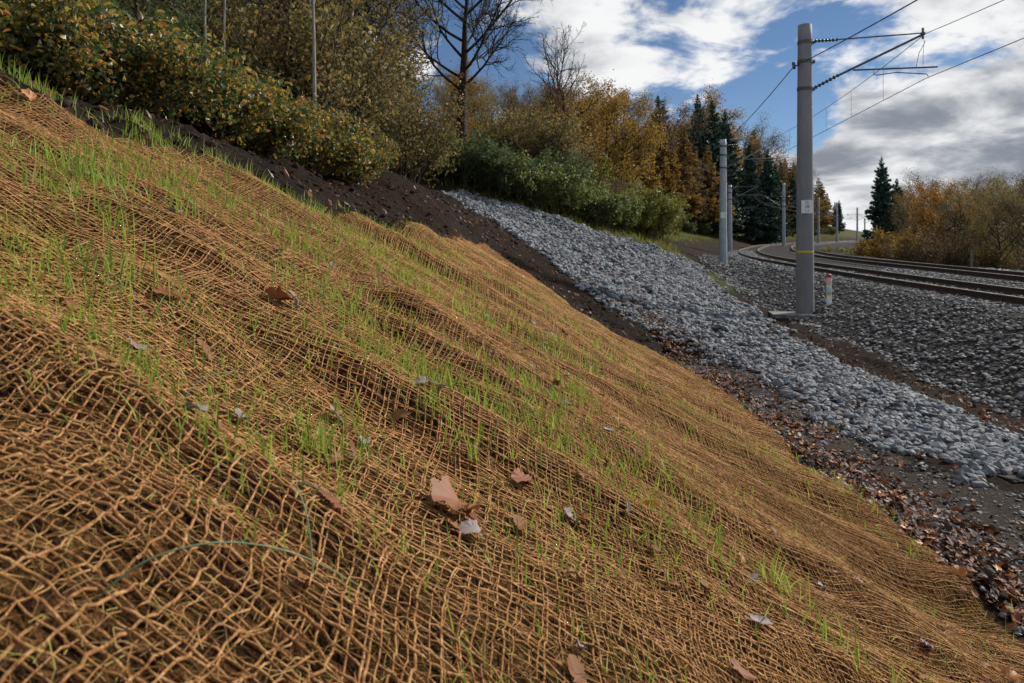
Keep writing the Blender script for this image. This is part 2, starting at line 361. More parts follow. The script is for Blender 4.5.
NETP = [(2.75,-2),(2.7,1.5),(2.62,3.3),(2.66,6.3),(2.8,9.6),(2.3,10.6),(1.7,11.0),(.9,12.4),(.2,13.6),(-.5,13.8),(-.95,12.6),(-1.15,11),(-1.35,8.8),(-1.5,6.7),(-1.9,5.65),(-2.2,5.15),(-2.4,4.75),(-2.4,4.0),(-2.75,3.65),(-3.4,3.3),(-4.2,2.9),(-4.8,-2)]
GRAVP = [(4.9,1),(4.6,3),(4.3,5.7),(3.65,6.9),(3.6,8),(3.75,10.5),(3.3,12.5),(2.1,14),(1.05,16),(0,18),(-1.2,21),(-2.5,24.6),(-1.9,26),(1.8,26.4),(4.2,28),(6,30),(8.2,33.5),(9.4,34),(8.6,30),(7.6,24),(7.0,20),(6.3,16),(5.75,11.6),(5.7,9.4),(5.65,7.6),(5.8,5),(6,1)]
def base_height(x, y):
    out = np.empty(len(x))
    for a in range(0, len(x), 20000):
        xx = x[a:a+20000]; yy = y[a:a+20000]; d = (xx[:, None]-CP[None, :, 0])**2+(yy[:, None]-CP[None, :, 1])**2
        out[a:a+20000] = np.sqrt(d+.3**2)@WT[:-3]+WT[-3]+WT[-2]*xx+WT[-1]*yy
    return out
def axis(segs):
    return np.unique(np.round(np.concatenate(segs), 4))
def geo(a, b, r):
    o = [a]
    while abs(o[-1]) < abs(b): o.append(o[-1]+math.copysign(max(.08, r*abs(o[-1]-0)), b))
    return np.array(o)
GX = axis([np.arange(-6, 7.2, .063), geo(-6, -420, .045), geo(7.2, 420, .045)])
yl = [.2]
while yl[-1] < 16: yl.append(yl[-1]+max(.03, .0095*yl[-1]))
GY = axis([np.arange(-6, .2, .3), np.array(yl), geo(yl[-1], 700, .03)])
def near_detail(x, y):
    """ridges of the netted slope (run down the slope), clods on the bare soil"""
    wx = x+.35*vnoise(x*.8, y*.8, 5); wy = y+.22*vnoise(x*.9+4, y*.9, 6)
    rid = .095*vnoise(wx*.5, wy*1.35, 11)+.036*vnoise(wx*1.1, wy*2.9, 12)+.034*vnoise(x*1.9+3, y*2.2, 15)+.020*vnoise(wx*3.4, wy*6.0, 13)+.008*vnoise(x*9, y*11, 14)
    return rid
def full_height(x, y):
    z = base_height(x, y)
    dn = polydist(x, y, NETP); net = sstep(-.25, .2, dn)
    near = sstep(45, 25, y)*sstep(-16, -9, x)*sstep(14, 9, x)
    z = z+net*near_detail(x, y)+.035*sstep(-.02, .1, dn)*sstep(-3.2, -3, -np.abs(x))*0
    soil = (1-net)*near*(1-sstep(2.2, 3.2, x)*sstep(12.5, 11, y))
    z = z+soil*(.13*fbm(x*1.6, y*1.6, 4, 21, .6)+.085*fbm(x*5, y*5, 4, 22, .65))
    flat = (1-net)*near*(1-soil)
    z = z+flat*.02*fbm(x*5, y*5, 4, 23, .6)
    far = 1-near
    z = z+far*.25*fbm(x*.25, y*.25, 3, 24)*sstep(8, 14, np.abs(rail_off(x, y)-2.5))
    # folded-over end of the netting and a few humps under it
    for cx, cy, rx, ry, a in ((.2, 4.2, 1.4, .16, .06), (-.9, 3.1, 1.2, .15, .06), (.9, 5.4, 1.2, .2, .07), (-.2, 6.6, 1.3, .2, .08), (.3, 2.2, .9, .12, .04), (-.75, 1.2, .5, .1, .05), (-1.15, 8.9, .35, .5, .10), (-.3, 10.2, .8, .3, .10), (-2.6, 3.75, .6, .2, .05), (-.55, .85, .28, .22, .06), (.7, 8.2, 1.2, .3, .10), (1.9, 6.4, .8, .22, .07)):
        z = z+a*np.exp(-((x-cx)/rx)**2-((y-cy)/ry)**2)
    return z
gx, gy = np.meshgrid(GX, GY); HZ = full_height(gx.ravel(), gy.ravel()).reshape(gx.shape)
def H(x, y):
    x = np.asarray(x, float); y = np.asarray(y, float)
    i = np.clip(np.searchsorted(GX, x)-1, 0, len(GX)-2); j = np.clip(np.searchsorted(GY, y)-1, 0, len(GY)-2)
    fx = np.clip((x-GX[i])/(GX[i+1]-GX[i]), 0, 1); fy = np.clip((y-GY[j])/(GY[j+1]-GY[j]), 0, 1)
    return (HZ[j, i]*(1-fx)+HZ[j, i+1]*fx)*(1-fy)+(HZ[j+1, i]*(1-fx)+HZ[j+1, i+1]*fx)*fy
def build_ground():
    ny, nx = gx.shape; idx = np.arange(ny*nx).reshape(ny, nx)
    Q = np.stack([idx[:-1, :-1], idx[:-1, 1:], idx[1:, 1:], idx[1:, :-1]], -1).reshape(-1, 4)
    V = np.stack([gx, gy, HZ], -1).reshape(-1, 3)
    o = mk('ground', V, Q, M['ground'], smooth=True); tag(o, 'brown soil of the railway slope and wooded hillside', kind='structure')
    x, y = V[:, 0], V[:, 1]; jit = .25*fbm(x*2.2, y*2.2, 3, 41)
    net = sstep(-.15, .1, polydist(x, y, NETP)+.3*jit)
    u = rail_off(x, y)
    dark = sstep(40, 30, y+6*jit)*sstep(-7.5, -5.2, x+3*jit)*sstep(16, 10, x); dark = np.maximum(dark, sstep(-9.2, -8, u+4*jit)*sstep(12, 10, u+2*jit))
    verge = sstep(-9.4, -8.6, u+3*jit)*sstep(-7.4, -8.2, u+3*jit)*sstep(36, 42, y)
    g = polydist(x, y, GRAVP); verge = np.maximum(verge, sstep(-1.6, -.9, g+3*jit)*sstep(-.0, -.15, g)*sstep(25, 27, y)*sstep(10.5, 8, x))
    verge = np.maximum(verge, .8*sstep(10.5, 12, u+3*jit))
    verge = np.maximum(verge, .8*sstep(-15, -10, u+5*jit)*sstep(-7.4, -8.2, u+3*jit)*sstep(36, 46, y))
    c = np.stack([net, dark, verge, np.ones_like(net)], 1).astype(np.float32)
    a = o.data.color_attributes.new('zone', 'FLOAT_COLOR', 'POINT'); a.data.foreach_set('color', c.ravel())
    return o
build_ground()
def sheet(name, poly, lift, m, jit=.3, seed=3, inset=0):
    """a patch of the terrain grid inside a polygon, laid a little above it"""
    cx = .5*(gx[:-1, :-1]+gx[1:, 1:]); cy = .5*(gy[:-1, :-1]+gy[1:, 1:])
    box = (cx > min(p[0] for p in poly)-1) & (cx < max(p[0] for p in poly)+1) & (cy > min(p[1] for p in poly)-1) & (cy < max(p[1] for p in poly)+1)
    jj, ii = np.nonzero(box); X = cx[jj, ii]; Y = cy[jj, ii]
    keep = polydist(X, Y, poly)+jit*fbm(X*3, Y*3, 3, seed) > inset; jj = jj[keep]; ii = ii[keep]
    nx = gx.shape[1]; q = np.stack([jj*nx+ii, jj*nx+ii+1, (jj+1)*nx+ii+1, (jj+1)*nx+ii], 1)
    un, inv = np.unique(q, return_inverse=True); V = np.stack([gx.ravel()[un], gy.ravel()[un], HZ.ravel()[un]+lift], 1)
    return mk(name, V, inv.reshape(-1, 4), m, smooth=True)
PATHP = [(2.75,-1),(2.72,3),(2.7,6),(2.85,9.5),(2.6,10.8),(3.3,12.3),(3.7,10.5),(3.6,8),(3.6,6.9),(4.2,5.7),(4.5,3),(4.8,-1)]
path = sheet('dirt_path', PATHP, .008, M['path'], .35, 8); tag(path, 'stony dirt strip at the foot of the netted slope', kind='structure')
gravel = sheet('gravel_bed', GRAVP, .010, M['gravelbase'], .25, 9, .28); tag(gravel, 'grey gravel drainage strip curving up the slope', kind='structure')

# ------------------------------------------------------------------ stones
ICO_V = []
def ico():
    p = (1+5**.5)/2; v = np.array([(-1,p,0),(1,p,0),(-1,-p,0),(1,-p,0),(0,-1,p),(0,1,p),(0,-1,-p),(0,1,-p),(p,0,-1),(p,0,1),(-p,0,-1),(-p,0,1)], float)
    f = np.array([(0,11,5),(0,5,1),(0,1,7),(0,7,10),(0,10,11),(1,5,9),(5,11,4),(11,10,2),(10,7,6),(7,1,8),(3,9,4),(3,4,2),(3,2,6),(3,6,8),(3,8,9),(4,9,5),(2,4,11),(6,2,10),(8,6,7),(9,8,1)])
    return v/np.linalg.norm(v[0]), f
IV, IF = ico()
def rocks(n, seed, flat=(.45, .8)):
    """n irregular unit stones, (n,12,3)"""
    g = np.random.default_rng(seed)
    v = IV[None]*(1+g.uniform(-.28, .28, (n, 12, 1)))
    v = v*np.stack([g.uniform(.85, 1.3, n), g.uniform(.7, 1.0, n), g.uniform(*flat, n)], 1)[:, None]
    a = g.uniform(0, 6.28, n); t = g.normal(0, .35, n); c, s = np.cos(a), np.sin(a); ct, st = np.cos(t), np.sin(t)
    y = v[:, :, 1]*ct[:, None]-v[:, :, 2]*st[:, None]; z = v[:, :, 1]*st[:, None]+v[:, :, 2]*ct[:, None]; x = v[:, :, 0]
    return np.stack([x*c[:, None]-y*s[:, None], x*s[:, None]+y*c[:, None], z], -1)
def rock_mesh(name, x, y, z, r, m, parent=None, seed=1, flat=(.45, .8), smooth=False):
    v = rocks(len(x), seed, flat)*r[:, None, None]+np.stack([x, y, z], 1)[:, None]
    f = (IF[None]+(np.arange(len(x))*12)[:, None, None]).reshape(-1, 3)
    return mk(name, v.reshape(-1, 3), f, m, parent, smooth)
def scatter(poly, dens, seed, jit=.55):
    g = np.random.default_rng(seed); P = np.array(poly); x0, y0 = P.min(0); x1, y1 = P.max(0)
    n = int((x1-x0)*(y1-y0)*dens); x = g.uniform(x0, x1, n); y = g.uniform(y0, y1, n)
    k = polydist(x, y, poly)+jit*fbm(x*3, y*3, 3, seed) > 0
    return x[k], y[k], g
def build_gravel():
    x, y, g = scatter(GRAVP, 225, 51)
    near = y < 15; k = near | (g.random(len(x)) < .46); k &= (y > 3) & (x < y*.75+2.2); x, y = x[k], y[k]
    r = g.uniform(.032, .068, len(x))*np.where(y > 15, 1.45, 1)*(1+.35*(g.random(len(x)) < .08))
    z = H(x, y)+r*.35
    hero = np.argsort(np.hypot(x, y)/r + 1e6*((x/y > .75) | (y < 5)))[:300]; rest = np.setdiff1d(np.arange(len(x)), hero)
    o = rock_mesh('gravel', x[rest], y[rest], z[rest], r[rest], M['stone'], gravel, 52); tag(o, kind='stuff')
    ms = []
    for i in range(24):
        v = rocks(1, 900+i)[0]; t = mk('stone', v, IF, M['stone'], gravel); ms.append(t.data); bpy.data.objects.remove(t)
    for q, i in enumerate(hero):
        s = bpy.data.objects.new('stone', ms[q % 24]); COL.objects.link(s); s.parent = gravel; s.location = (x[i], y[i], z[i]); s.scale = (r[i],)*3; s.rotation_euler = (0, 0, g.uniform(0, 6.28))
build_gravel()

# ------------------------------------------------------------------ ballast, tracks
def ribbon(us, zs, i0=0, i1=400):
    P = RC[i0:i1]; Nn = RN[i0:i1]; V = np.stack([np.stack([P[:, 0]+Nn[:, 0]*u, P[:, 1]+Nn[:, 1]*u, np.full(len(P), z)], 1) for u, z in zip(us, zs)], 1)
    n, k = V.shape[:2]; idx = np.arange(n*k).reshape(n, k)
    return V.reshape(-1, 3), np.stack([idx[:-1, :-1], idx[:-1, 1:], idx[1:, 1:], idx[1:, :-1]], -1).reshape(-1, 4)
BU = [-3.3, -2.75, -1.85, -.95, -.5, 2.0, 3.8, 5.6, 8.1, 8.6, 10.6, 12.2]
BZ = [-.12, .12, .50, .88, .92, .92, .88, .92, .92, .88, .10, -.9]
V_, Q_ = ribbon(BU, BZ); ballast = mk('ballast', V_, Q_, M['gravelbase'], smooth=True); tag(ballast, 'grey ballast bank carrying the two tracks', kind='structure')
def ballast_z(u): return np.interp(u, BU, BZ)
def build_ballast_stones():
    g = np.random.default_rng(61); n = 38000
    u = g.uniform(-3.4-.25*0, 8.5, n)+0; t = 60*g.random(n)**1.6+5
    i = np.clip(np.searchsorted(RC[:, 1], t), 1, 399); f = ((t-RC[i-1, 1])/(RC[i, 1]-RC[i-1, 1]))[:, None]
    p = RC[i-1]*(1-f)+RC[i]*f; nn = RN[i]; x = p[:, 0]+nn[:, 0]*u; y = p[:, 1]+nn[:, 1]*u
    k = (x < y*.75+1.5) & (y > 5) & (u < np.where(y > 30, 1.0, 9)) & ~((y > 34) & (g.random(n) < .3)); u, x, y = u[k], x[k], y[k]
    k = ~((u > 1.2) & (u < 3.8) & (g.random(len(u)) < .6)); u, x, y = u[k], x[k], y[k]
    r = g.uniform(.028, .055, len(x))*np.clip(y/22, 1, 1.7); z = np.maximum(ballast_z(u), H(x, y))+r*.3
    o = rock_mesh('ballast_stones', x, y, z, r, M['ballast'], ballast, 62); tag(o, kind='stuff')
build_ballast_stones()
SPACING = 4.6
def build_track(u0, label):
    t = empty('railway_track', (*RC[60], 0), 0, label, 'railway track', 'railway tracks'); off = np.array([RC[60, 0], RC[60, 1], 0])
    for du in (0, 1.5):
        u = u0+du
        prof_u = [u-.075, u-.075, u-.012, u-.012, u-.036, u-.036, u+.036, u+.036, u+.012, u+.012, u+.075, u+.075]
        prof_z = [RAILZ-.172, RAILZ-.155, RAILZ-.14, RAILZ-.05, RAILZ-.04, RAILZ-.004, RAILZ-.004, RAILZ-.04, RAILZ-.05, RAILZ-.14, RAILZ-.155, RAILZ-.172]
        V, Q = ribbon(prof_u, prof_z); r = mk('rail', V-off, Q, M['rail'], t)
        V, Q = ribbon([u-.034, u-.03, u+.03, u+.034], [RAILZ-.004, RAILZ, RAILZ, RAILZ-.004]); mk('rail_head', V-off, Q, M['railtop'], r)
    mb = MB(); sec = [(-.13, 0), (-.11, .19), (.11, .19), (.13, 0)]
    v = np.array([(a, b, c) for a in (-1.25, 1.25) for b, c in sec]); mb.add(v, [(0,1,2,3),(7,6,5,4),(0,4,5,1),(1,5,6,2),(2,6,7,3)])
    s0 = mb.build('sleeper', M['sleeper'], t); me = s0.data; first = True
    arc = np.concatenate([[0], np.cumsum(np.hypot(*np.diff(RC, axis=0).T))]); q = arc[np.searchsorted(RC[:, 1], 9)]
    while True:
        x = np.interp(q, arc, RC[:, 0]); y = np.interp(q, arc, RC[:, 1]); i = np.searchsorted(arc, q)
        if y > 62: break
        p = np.array([x, y])+RN[i]*(u0+.75)
        s = s0 if first else bpy.data.objects.new('sleeper', me)
        if not first: COL.objects.link(s); s.parent = t
        first = False; s.location = (p[0]-off[0], p[1]-off[1], RAILZ-.172-.19+.004); s.rotation_euler = (0, 0, math.atan2(RN[i, 1], RN[i, 0])); q += .62
build_track(0, 'nearer railway track with rusty rails curving away to the right')
build_track(SPACING, 'farther railway track with rusty rails along the right hand wood')

# ------------------------------------------------------------------ coir netting
CELL = .0175
def warp(a, b):
    """net coordinates -> plan position: the mesh is pulled out of square here and there"""
    x = a+.075*vnoise(a*1.1, b*1.1, 71)+.026*vnoise(a*3.3, b*3.3, 72)+.010*vnoise(a*11, b*11, 73)+.0032*vnoise(a*50, b*50, 83)
    y = b+.095*vnoise(a*1.0+9, b*1.2, 74)+.030*vnoise(a*3.1, b*3.6+5, 75)+.011*vnoise(a*11, b*12, 76)+.0032*vnoise(a*50, b*50, 84)
    return x, y
def net_z(x, y, ph):
    d = sstep(1.5, 8, y)
    return H(x, y)+.011+.012*d+.008*vnoise(x*6, y*8, 77)+.004*vnoise(x*26+ph, y*29, 78)
def build_net():
    net = empty('coir_net', (0, 3, float(H(0., 3.))), 0, 'orange brown coir erosion netting pegged over the slope', 'netting')
    off = np.array([0, 3, float(H(0., 3.))]); g = np.random.default_rng(70)
    def step(y): return .013 if y < 1.2 else (.020 if y < 2.0 else (.034 if y < 4 else .10))
    def inside(x, y):
        return (polydist(x, y, NETP) > .06*vnoise(x*2.5, y*2.5, 79)) & (x > -(y*.75+.6)) & (x < y*.75+.75)
    def runs(mask):
        e = np.flatnonzero(np.diff(np.concatenate([[0], mask.astype(int), [0]]))); return [(a, b) for a, b in zip(e[::2], e[1::2]) if b-a > 4]
    bs = [.36]
    while bs[-1] < 14.4: bs.append(bs[-1]+step(bs[-1]))
    bs = np.array(bs)
    # strands running along the slope
    cols = []; rest = MB()
    for k, a in enumerate(np.arange(-4.7, 2.9, CELL*.92)):
        aa = a+.004*g.normal(); mb = MB(); A = np.full(len(bs), aa)+.0025*np.sin(bs*200+k*np.pi)*0
        x, y = warp(A, bs); m = inside(x, y); rad = .0019*g.uniform(.6, 1.4)
        for s, e in runs(m):
            P = np.stack([x[s:e], y[s:e], net_z(x[s:e], y[s:e], k)+.0022*np.cos(bs[s:e]/CELL*np.pi+k*np.pi)], 1)
            fa = 1+.9*sstep(3, 8, y[s:e])
            mb.tube(P-off, rad*fa*(1+.28*vnoise(P[:, 1]*33, P[:, 0]*9+k, 80)), 4 if y[s] < 1.0 else 3, cap=False)
        if mb.n:
            cols.append((np.abs(aa-.1), mb))
    cols.sort(key=lambda c: c[0])                     # the 300 that show largest as parts of their own
    for i, (_, mb) in enumerate(cols):
        if i < 296: mb.build('length_strand', M['coir'], net, smooth=True)
        else: rest.add(np.concatenate(mb.V), np.concatenate(mb.Q))
    # strands running down the slope
    rows = []
    b = .36; k = 0
    while b < 14.3:
        rows.append((k, b)); b += CELL*(1 if b < 4.5 else 1.6); k += 1
    for k, b in rows:
        A = np.arange(-4.8, 2.95, step(b)); bb = b+.004*g.normal()
        x, y = warp(A, np.full(len(A), bb)); m = inside(x, y); rad = .0021*g.uniform(.6, 1.45)
        mb = MB() if k < 292 else rest
        for s, e in runs(m):
            P = np.stack([x[s:e], y[s:e], net_z(x[s:e], y[s:e], k)-.0022*np.cos(A[s:e]/CELL*np.pi+k*np.pi)], 1)
            fa = 1+1.0*sstep(3, 8, b)
            mb.tube(P-off, rad*fa*(1+.28*vnoise(P[:, 0]*33, P[:, 1]*9+k, 81)), 4 if b < 1.3 else 3, cap=False)
        if k < 292 and mb.n: mb.build('cross_strand', M['coir'], net, smooth=True)
    tag(rest.build('far_strands', M['coir'], net, smooth=True), kind='stuff')
    # frayed fibres standing off the strands
    n = 96000; y = .4+9.5*g.random(n)**1.5; x = g.uniform(-1, 1, n)*(y*.75+.3); snap = g.random(n); row = snap < .3; col = (snap >= .3) & (snap < .6)
    yy = np.where(row, .36+np.round((y-.36)/CELL)*CELL, y); xx = np.where(col, -4.7+np.round((x+4.7)/(CELL*.92))*CELL*.92, x); wx_, wy_ = warp(xx, yy)
    x = np.where(row | col, wx_, x); y = np.where(row | col, wy_, y); k = (polydist(x, y, NETP) > .02); x, y, row, col = x[k], y[k], row[k], col[k]; n = len(x)
    z = net_z(x, y, 3)-.008+.013*g.random(n)
    th = np.where(row | col, g.normal(0, .4, n), g.normal(0, .8, n))+np.where(row, 0, np.where(col, 1.57, np.where(g.random(n) < .5, 0, 1.57))); ln = g.uniform(.012, .055, n)*(1+.25*y/3); el = g.normal(0, .3, n)
    d = np.stack([np.cos(th)*np.cos(el), np.sin(th)*np.cos(el), np.sin(el)-.55*np.cos(th)*np.cos(el)], 1); sd_ = np.cross(d, g.normal(0, 1, (n, 3))); sd_ /= np.linalg.norm(sd_, axis=1)[:, None]
    wd = (.00042+.00026*y)[:, None]; c0 = np.stack([x, y, z], 1)-off; bend = g.normal(0, .2, (n, 3))*ln[:, None]; bend[:, 2] = np.abs(bend[:, 2])*.5
    P0 = c0-d*ln[:, None]/2; P1 = c0+bend; P2 = c0+d*ln[:, None]/2
    V = np.stack([P0-sd_*wd, P0+sd_*wd, P1-sd_*wd, P1+sd_*wd, P2], 1).reshape(-1, 3); b0 = np.arange(n)*5
    tag(mk('loose_fibres', V, [np.stack([b0, b0+1, b0+3, b0+2], 1), np.stack([b0+2, b0+3, b0+4], 1)], M['fibre'], net), kind='stuff')
build_net()

# ------------------------------------------------------------------ grass
def blades(x, y, z, ln, wd, g, lean=.35, seg=3):
    n = len(x); th = g.uniform(0, 6.28, n); le = np.abs(g.normal(0, lean, n)); d = np.stack([np.cos(th), np.sin(th), np.zeros(n)], 1)
    fa = g.uniform(0, 6.28, n); s = np.stack([np.cos(fa), np.sin(fa), np.zeros(n)], 1)
    Vs = []
    for i in range(seg+1):
        t = i/seg; c = np.stack([x, y, z], 1)+d*(ln*(le*t*.5+.8*le*t*t))[:, None]+np.array([0, 0, 1])*(ln*(t-.35*le*t*t))[:, None]
        wv = s*(wd*(1-t**1.5)+.0002)[:, None]; Vs += [c-wv, c+wv]
    V = np.stack(Vs, 1); k = 2*(seg+1); b = (np.arange(n)*k)[:, None]
    Q = np.concatenate([b+np.array([[2*i, 2*i+1, 2*i+3, 2*i+2]]) for i in range(seg)], 0)
    return V.reshape(-1, 3), Q
TUFTS = [(-1.72,2.75,.16,150,.13),(-1.45,3.0,.14,50,.10),(-1.30,2.28,.10,40,.10),(-.45,1.55,.07,46,.085),(-.38,1.62,.10,34,.07),(-1.9,3.6,.3,160,.10),(-1.75,4.1,.3,150,.10),(-1.2,4.0,.25,130,.11),(-.9,4.6,.3,120,.10),(-.42,2.35,.22,130,.08),(-.22,2.55,.22,130,.08),(-.25,2.1,.06,26,.11),(-.12,2.0,.06,22,.09),(.32,3.6,.12,70,.10),(.15,3.2,.2,80,.08),(.75,2.62,.08,36,.10),(.98,2.5,.10,50,.10),(.9,2.0,.12,26,.10),(-.55,1.2,.12,30,.06),(-.25,1.25,.12,34,.06),(.15,1.75,.16,46,.06),(-1.1,1.9,.15,60,.09),(-1.55,2.4,.16,80,.10),(-.7,2.8,.25,120,.08),(.1,2.6,.25,100,.07),(.5,2.2,.2,60,.07),(-.05,1.05,.1,20,.05),(.62,2.9,.2,60,.08),(-.3,4.6,.35,170,.10),(.4,5.2,.4,140,.10),(1.0,6.8,.5,160,.10),(.2,7.8,.5,180,.11),(-.9,6.5,.5,160,.10),(-1.6,6.0,.4,120,.10),(-2.3,5.2,.35,110,.11),(1.1,1.9,.2,40,.09),(-.8,.95,.10,12,.05),(.05,1.4,.14,22,.06),(-.9,3.0,.3,90,.08),(-2.5,4.6,.2,110,.09),(-2.75,3.95,.2,110,.09),(-3.2,3.75,.2,70,.09)]
def build_grass():
    g = np.random.default_rng(91); X, Y, Ln = [], [], []
    for x, y, r, n, l in TUFTS:
        X.append(g.normal(x, r*.55, n)); Y.append(g.normal(y, r*.6, n)); Ln.append(l*g.uniform(.45, 1.1, n))
    n = 44000; y = .5+12.5*g.random(n)**1.15; x = g.uniform(-1, 1, n)*(y*.75+.3)
    k = (polydist(x, y, NETP) > -.1) & (fbm(x*.9, y*1.3, 3, 92)+.3*vnoise(x*5, y*6, 93) > g.uniform(-.25, .48, n)) & ((x+y*.2 < 1.9) | (g.random(n) < .35)); x, y = x[k], y[k]
    X.append(x); Y.append(y); Ln.append(g.uniform(.025, .085, len(x))*(.55+.45*sstep(1, 3, y)))
    x = np.concatenate(X); y = np.concatenate(Y); ln = np.concatenate(Ln)
    V, Q = blades(x, y, H(x, y)+.005, ln*1.35, .0012+.00042*np.minimum(y, 7), g, .42)
    o = mk('grass', V, Q, M['grass']); tag(o, 'fresh green grass blades sprouting through the coir netting', 'grass', kind='stuff')
    # verge of rough grass beyond the gravel and along the bank
    n = 14000; i = g.integers(55, 300, n); u = g.uniform(-13, -6.8, n); p = RC[i]+RN[i]*u[:, None]+g.normal(0, .6, (n, 2)); x, y = p[:, 0], p[:, 1]
    x2 = g.uniform(-4, 9, 9000); y2 = g.uniform(26, 36, 9000); q = polydist(x2, y2, GRAVP); k = (q < -.1) & (q > -2.2) & (y2 > 26.2+.3*np.maximum(x2, 0)); x = np.concatenate([x, x2[k]]); y = np.concatenate([y, y2[k]])
    V, Q = blades(x, y, H(x, y)-.01, g.uniform(.1, .32, len(x)), np.full(len(x), .012)+.00022*y, g, .5, 2)
    o = mk('verge_grass', V, Q, M['yellowgreen']); tag(o, 'rough green grass verge along the top of the cutting', 'grass', kind='stuff')
build_grass()
def long_blade(pts, label, wd=.0014):
    P = np.array(pts, float); t = np.linspace(0, 1, len(P)); q = np.linspace(0, 1, 22); P = np.stack([np.interp(q, t, P[:, i]) for i in range(3)], 1)
    for _ in range(6): P[1:-1] = .5*P[1:-1]+.25*(P[:-2]+P[2:])
    mb = MB(); mb.tube(P-P[0], wd*(1-.75*q**2), 4); o = mb.build('grass_blade', M['bluegrass'], smooth=True); o.location = P[0]; tag(o, label, 'grass blade', 'long drooping grass blades')
def gz(x, y, h): return (x, y, float(H(x, y))+h)
long_blade([gz(-.47,.78,.01), gz(-.43,.80,.07), gz(-.36,.84,.12), gz(-.28,.90,.13), gz(-.20,.96,.10)], 'long blue green grass blade arching over the net in the lower left')
long_blade([gz(-.66,1.36,.0), gz(-.65,1.38,.05), gz(-.62,1.42,.10), gz(-.56,1.5,.13)], 'curved blue green blade beside the knotted fold of netting')
long_blade([gz(-.30,1.03,.0), gz(-.305,1.04,.05), gz(-.32,1.06,.10), gz(-.36,1.1,.115), gz(-.26,1.1,.13)], 'kinked grey green blade left of the tan oak leaf')

# ------------------------------------------------------------------ fallen leaves
def leaf_outline(kind):
    if kind == 'maple':
        a = np.radians([-90,-62,-40,-22,-5,12,30,48,66,90,114,132,150,168,185,202,220,242]); r = np.array([.15,.58,.50,.80,.62,.74,.62,.98,.74,1.08,.76,.95,.60,.76,.60,.82,.48,.60])
        return np.stack([r*np.cos(a), r*np.sin(a)+.1], 1)
    if kind == 'oak':
        s = [(.04,-1),(.22,-.78),(.14,-.6),(.42,-.42),(.26,-.2),(.55,.02),(.32,.22),(.52,.45),(.3,.6),(.3,.82),(0,1.0)]
        return np.array(s+[(-a, b) for a, b in s[-2::-1]])
    s = [(.03,-1),(.3,-.6),(.42,-.15),(.4,.25),(.25,.65),(0,1)]
    return np.array(s+[(-a, b) for a, b in s[-2::-1]])
def leaf_geo(kind, g, curl=.5):
    o = leaf_outline(kind); o = np.stack([o, .5*(o+np.roll(o, -1, 0))], 1).reshape(-1, 2); o = .5*o+.25*(np.roll(o, 1, 0)+np.roll(o, -1, 0)); o = o*(1+g.normal(0, .05, (len(o), 1))); n = len(o); inner = o*.5; P = np.vstack([o, inner, [[0, 0]]])
    z = curl*(P[:, 0]**2*g.uniform(.3, 1.0)+.35*np.sin(P[:, 1]*2.2+g.uniform(0, 6))*g.uniform(.4, 1))+.12*g.normal(0, .6, len(P))*np.hypot(*P.T)+.12*np.abs(P[:, 0])
    i = np.arange(n); j = (i+1) % n
    return np.column_stack([P, z]), np.stack([i, j, n+j, n+i], 1), np.stack([n+i, n+j, np.full(n, 2*n)], 1)
def slope_frame(x, y, spin, tilt):
    e = .06; nz = Vector((-(float(H(x+e, y))-float(H(x-e, y)))/(2*e), -(float(H(x, y+e))-float(H(x, y-e)))/(2*e), 1)).normalized()
    return nz.to_track_quat('Z', 'Y').to_matrix() @ Matrix.Rotation(spin, 3, 'Z') @ Matrix.Rotation(tilt, 3, 'X')
def stalk(mb, kind, s):
    b = -1.0 if kind != 'maple' else 0; mb.tube([(0, b*s, .0), (.05*s, (b-.3)*s, .06*s), (.02*s, (b-.65)*s, .02*s)], .0012, 4)
def fallen_leaf(x, y, size, kind, m, label, group=None, spin=0, tilt=.15, curl=.5, lift=.026, seed=1, st=True):
    g = np.random.default_rng(seed); V, Q, T = leaf_geo(kind, g, curl); mb = MB(); mb.add(V*size, Q, T)
    o = mb.build('fallen_leaf', m, smooth=True)
    if st:
        sb = MB(); stalk(sb, kind, size); sb.build('stalk', m, o)
    o.matrix_world = Matrix.Translation((x, y, float(H(x, y))+lift)) @ slope_frame(x, y, spin, tilt).to_4x4()
    return tag(o, label, 'leaf', group)
NLG = 'fallen leaves scattered over the netting'
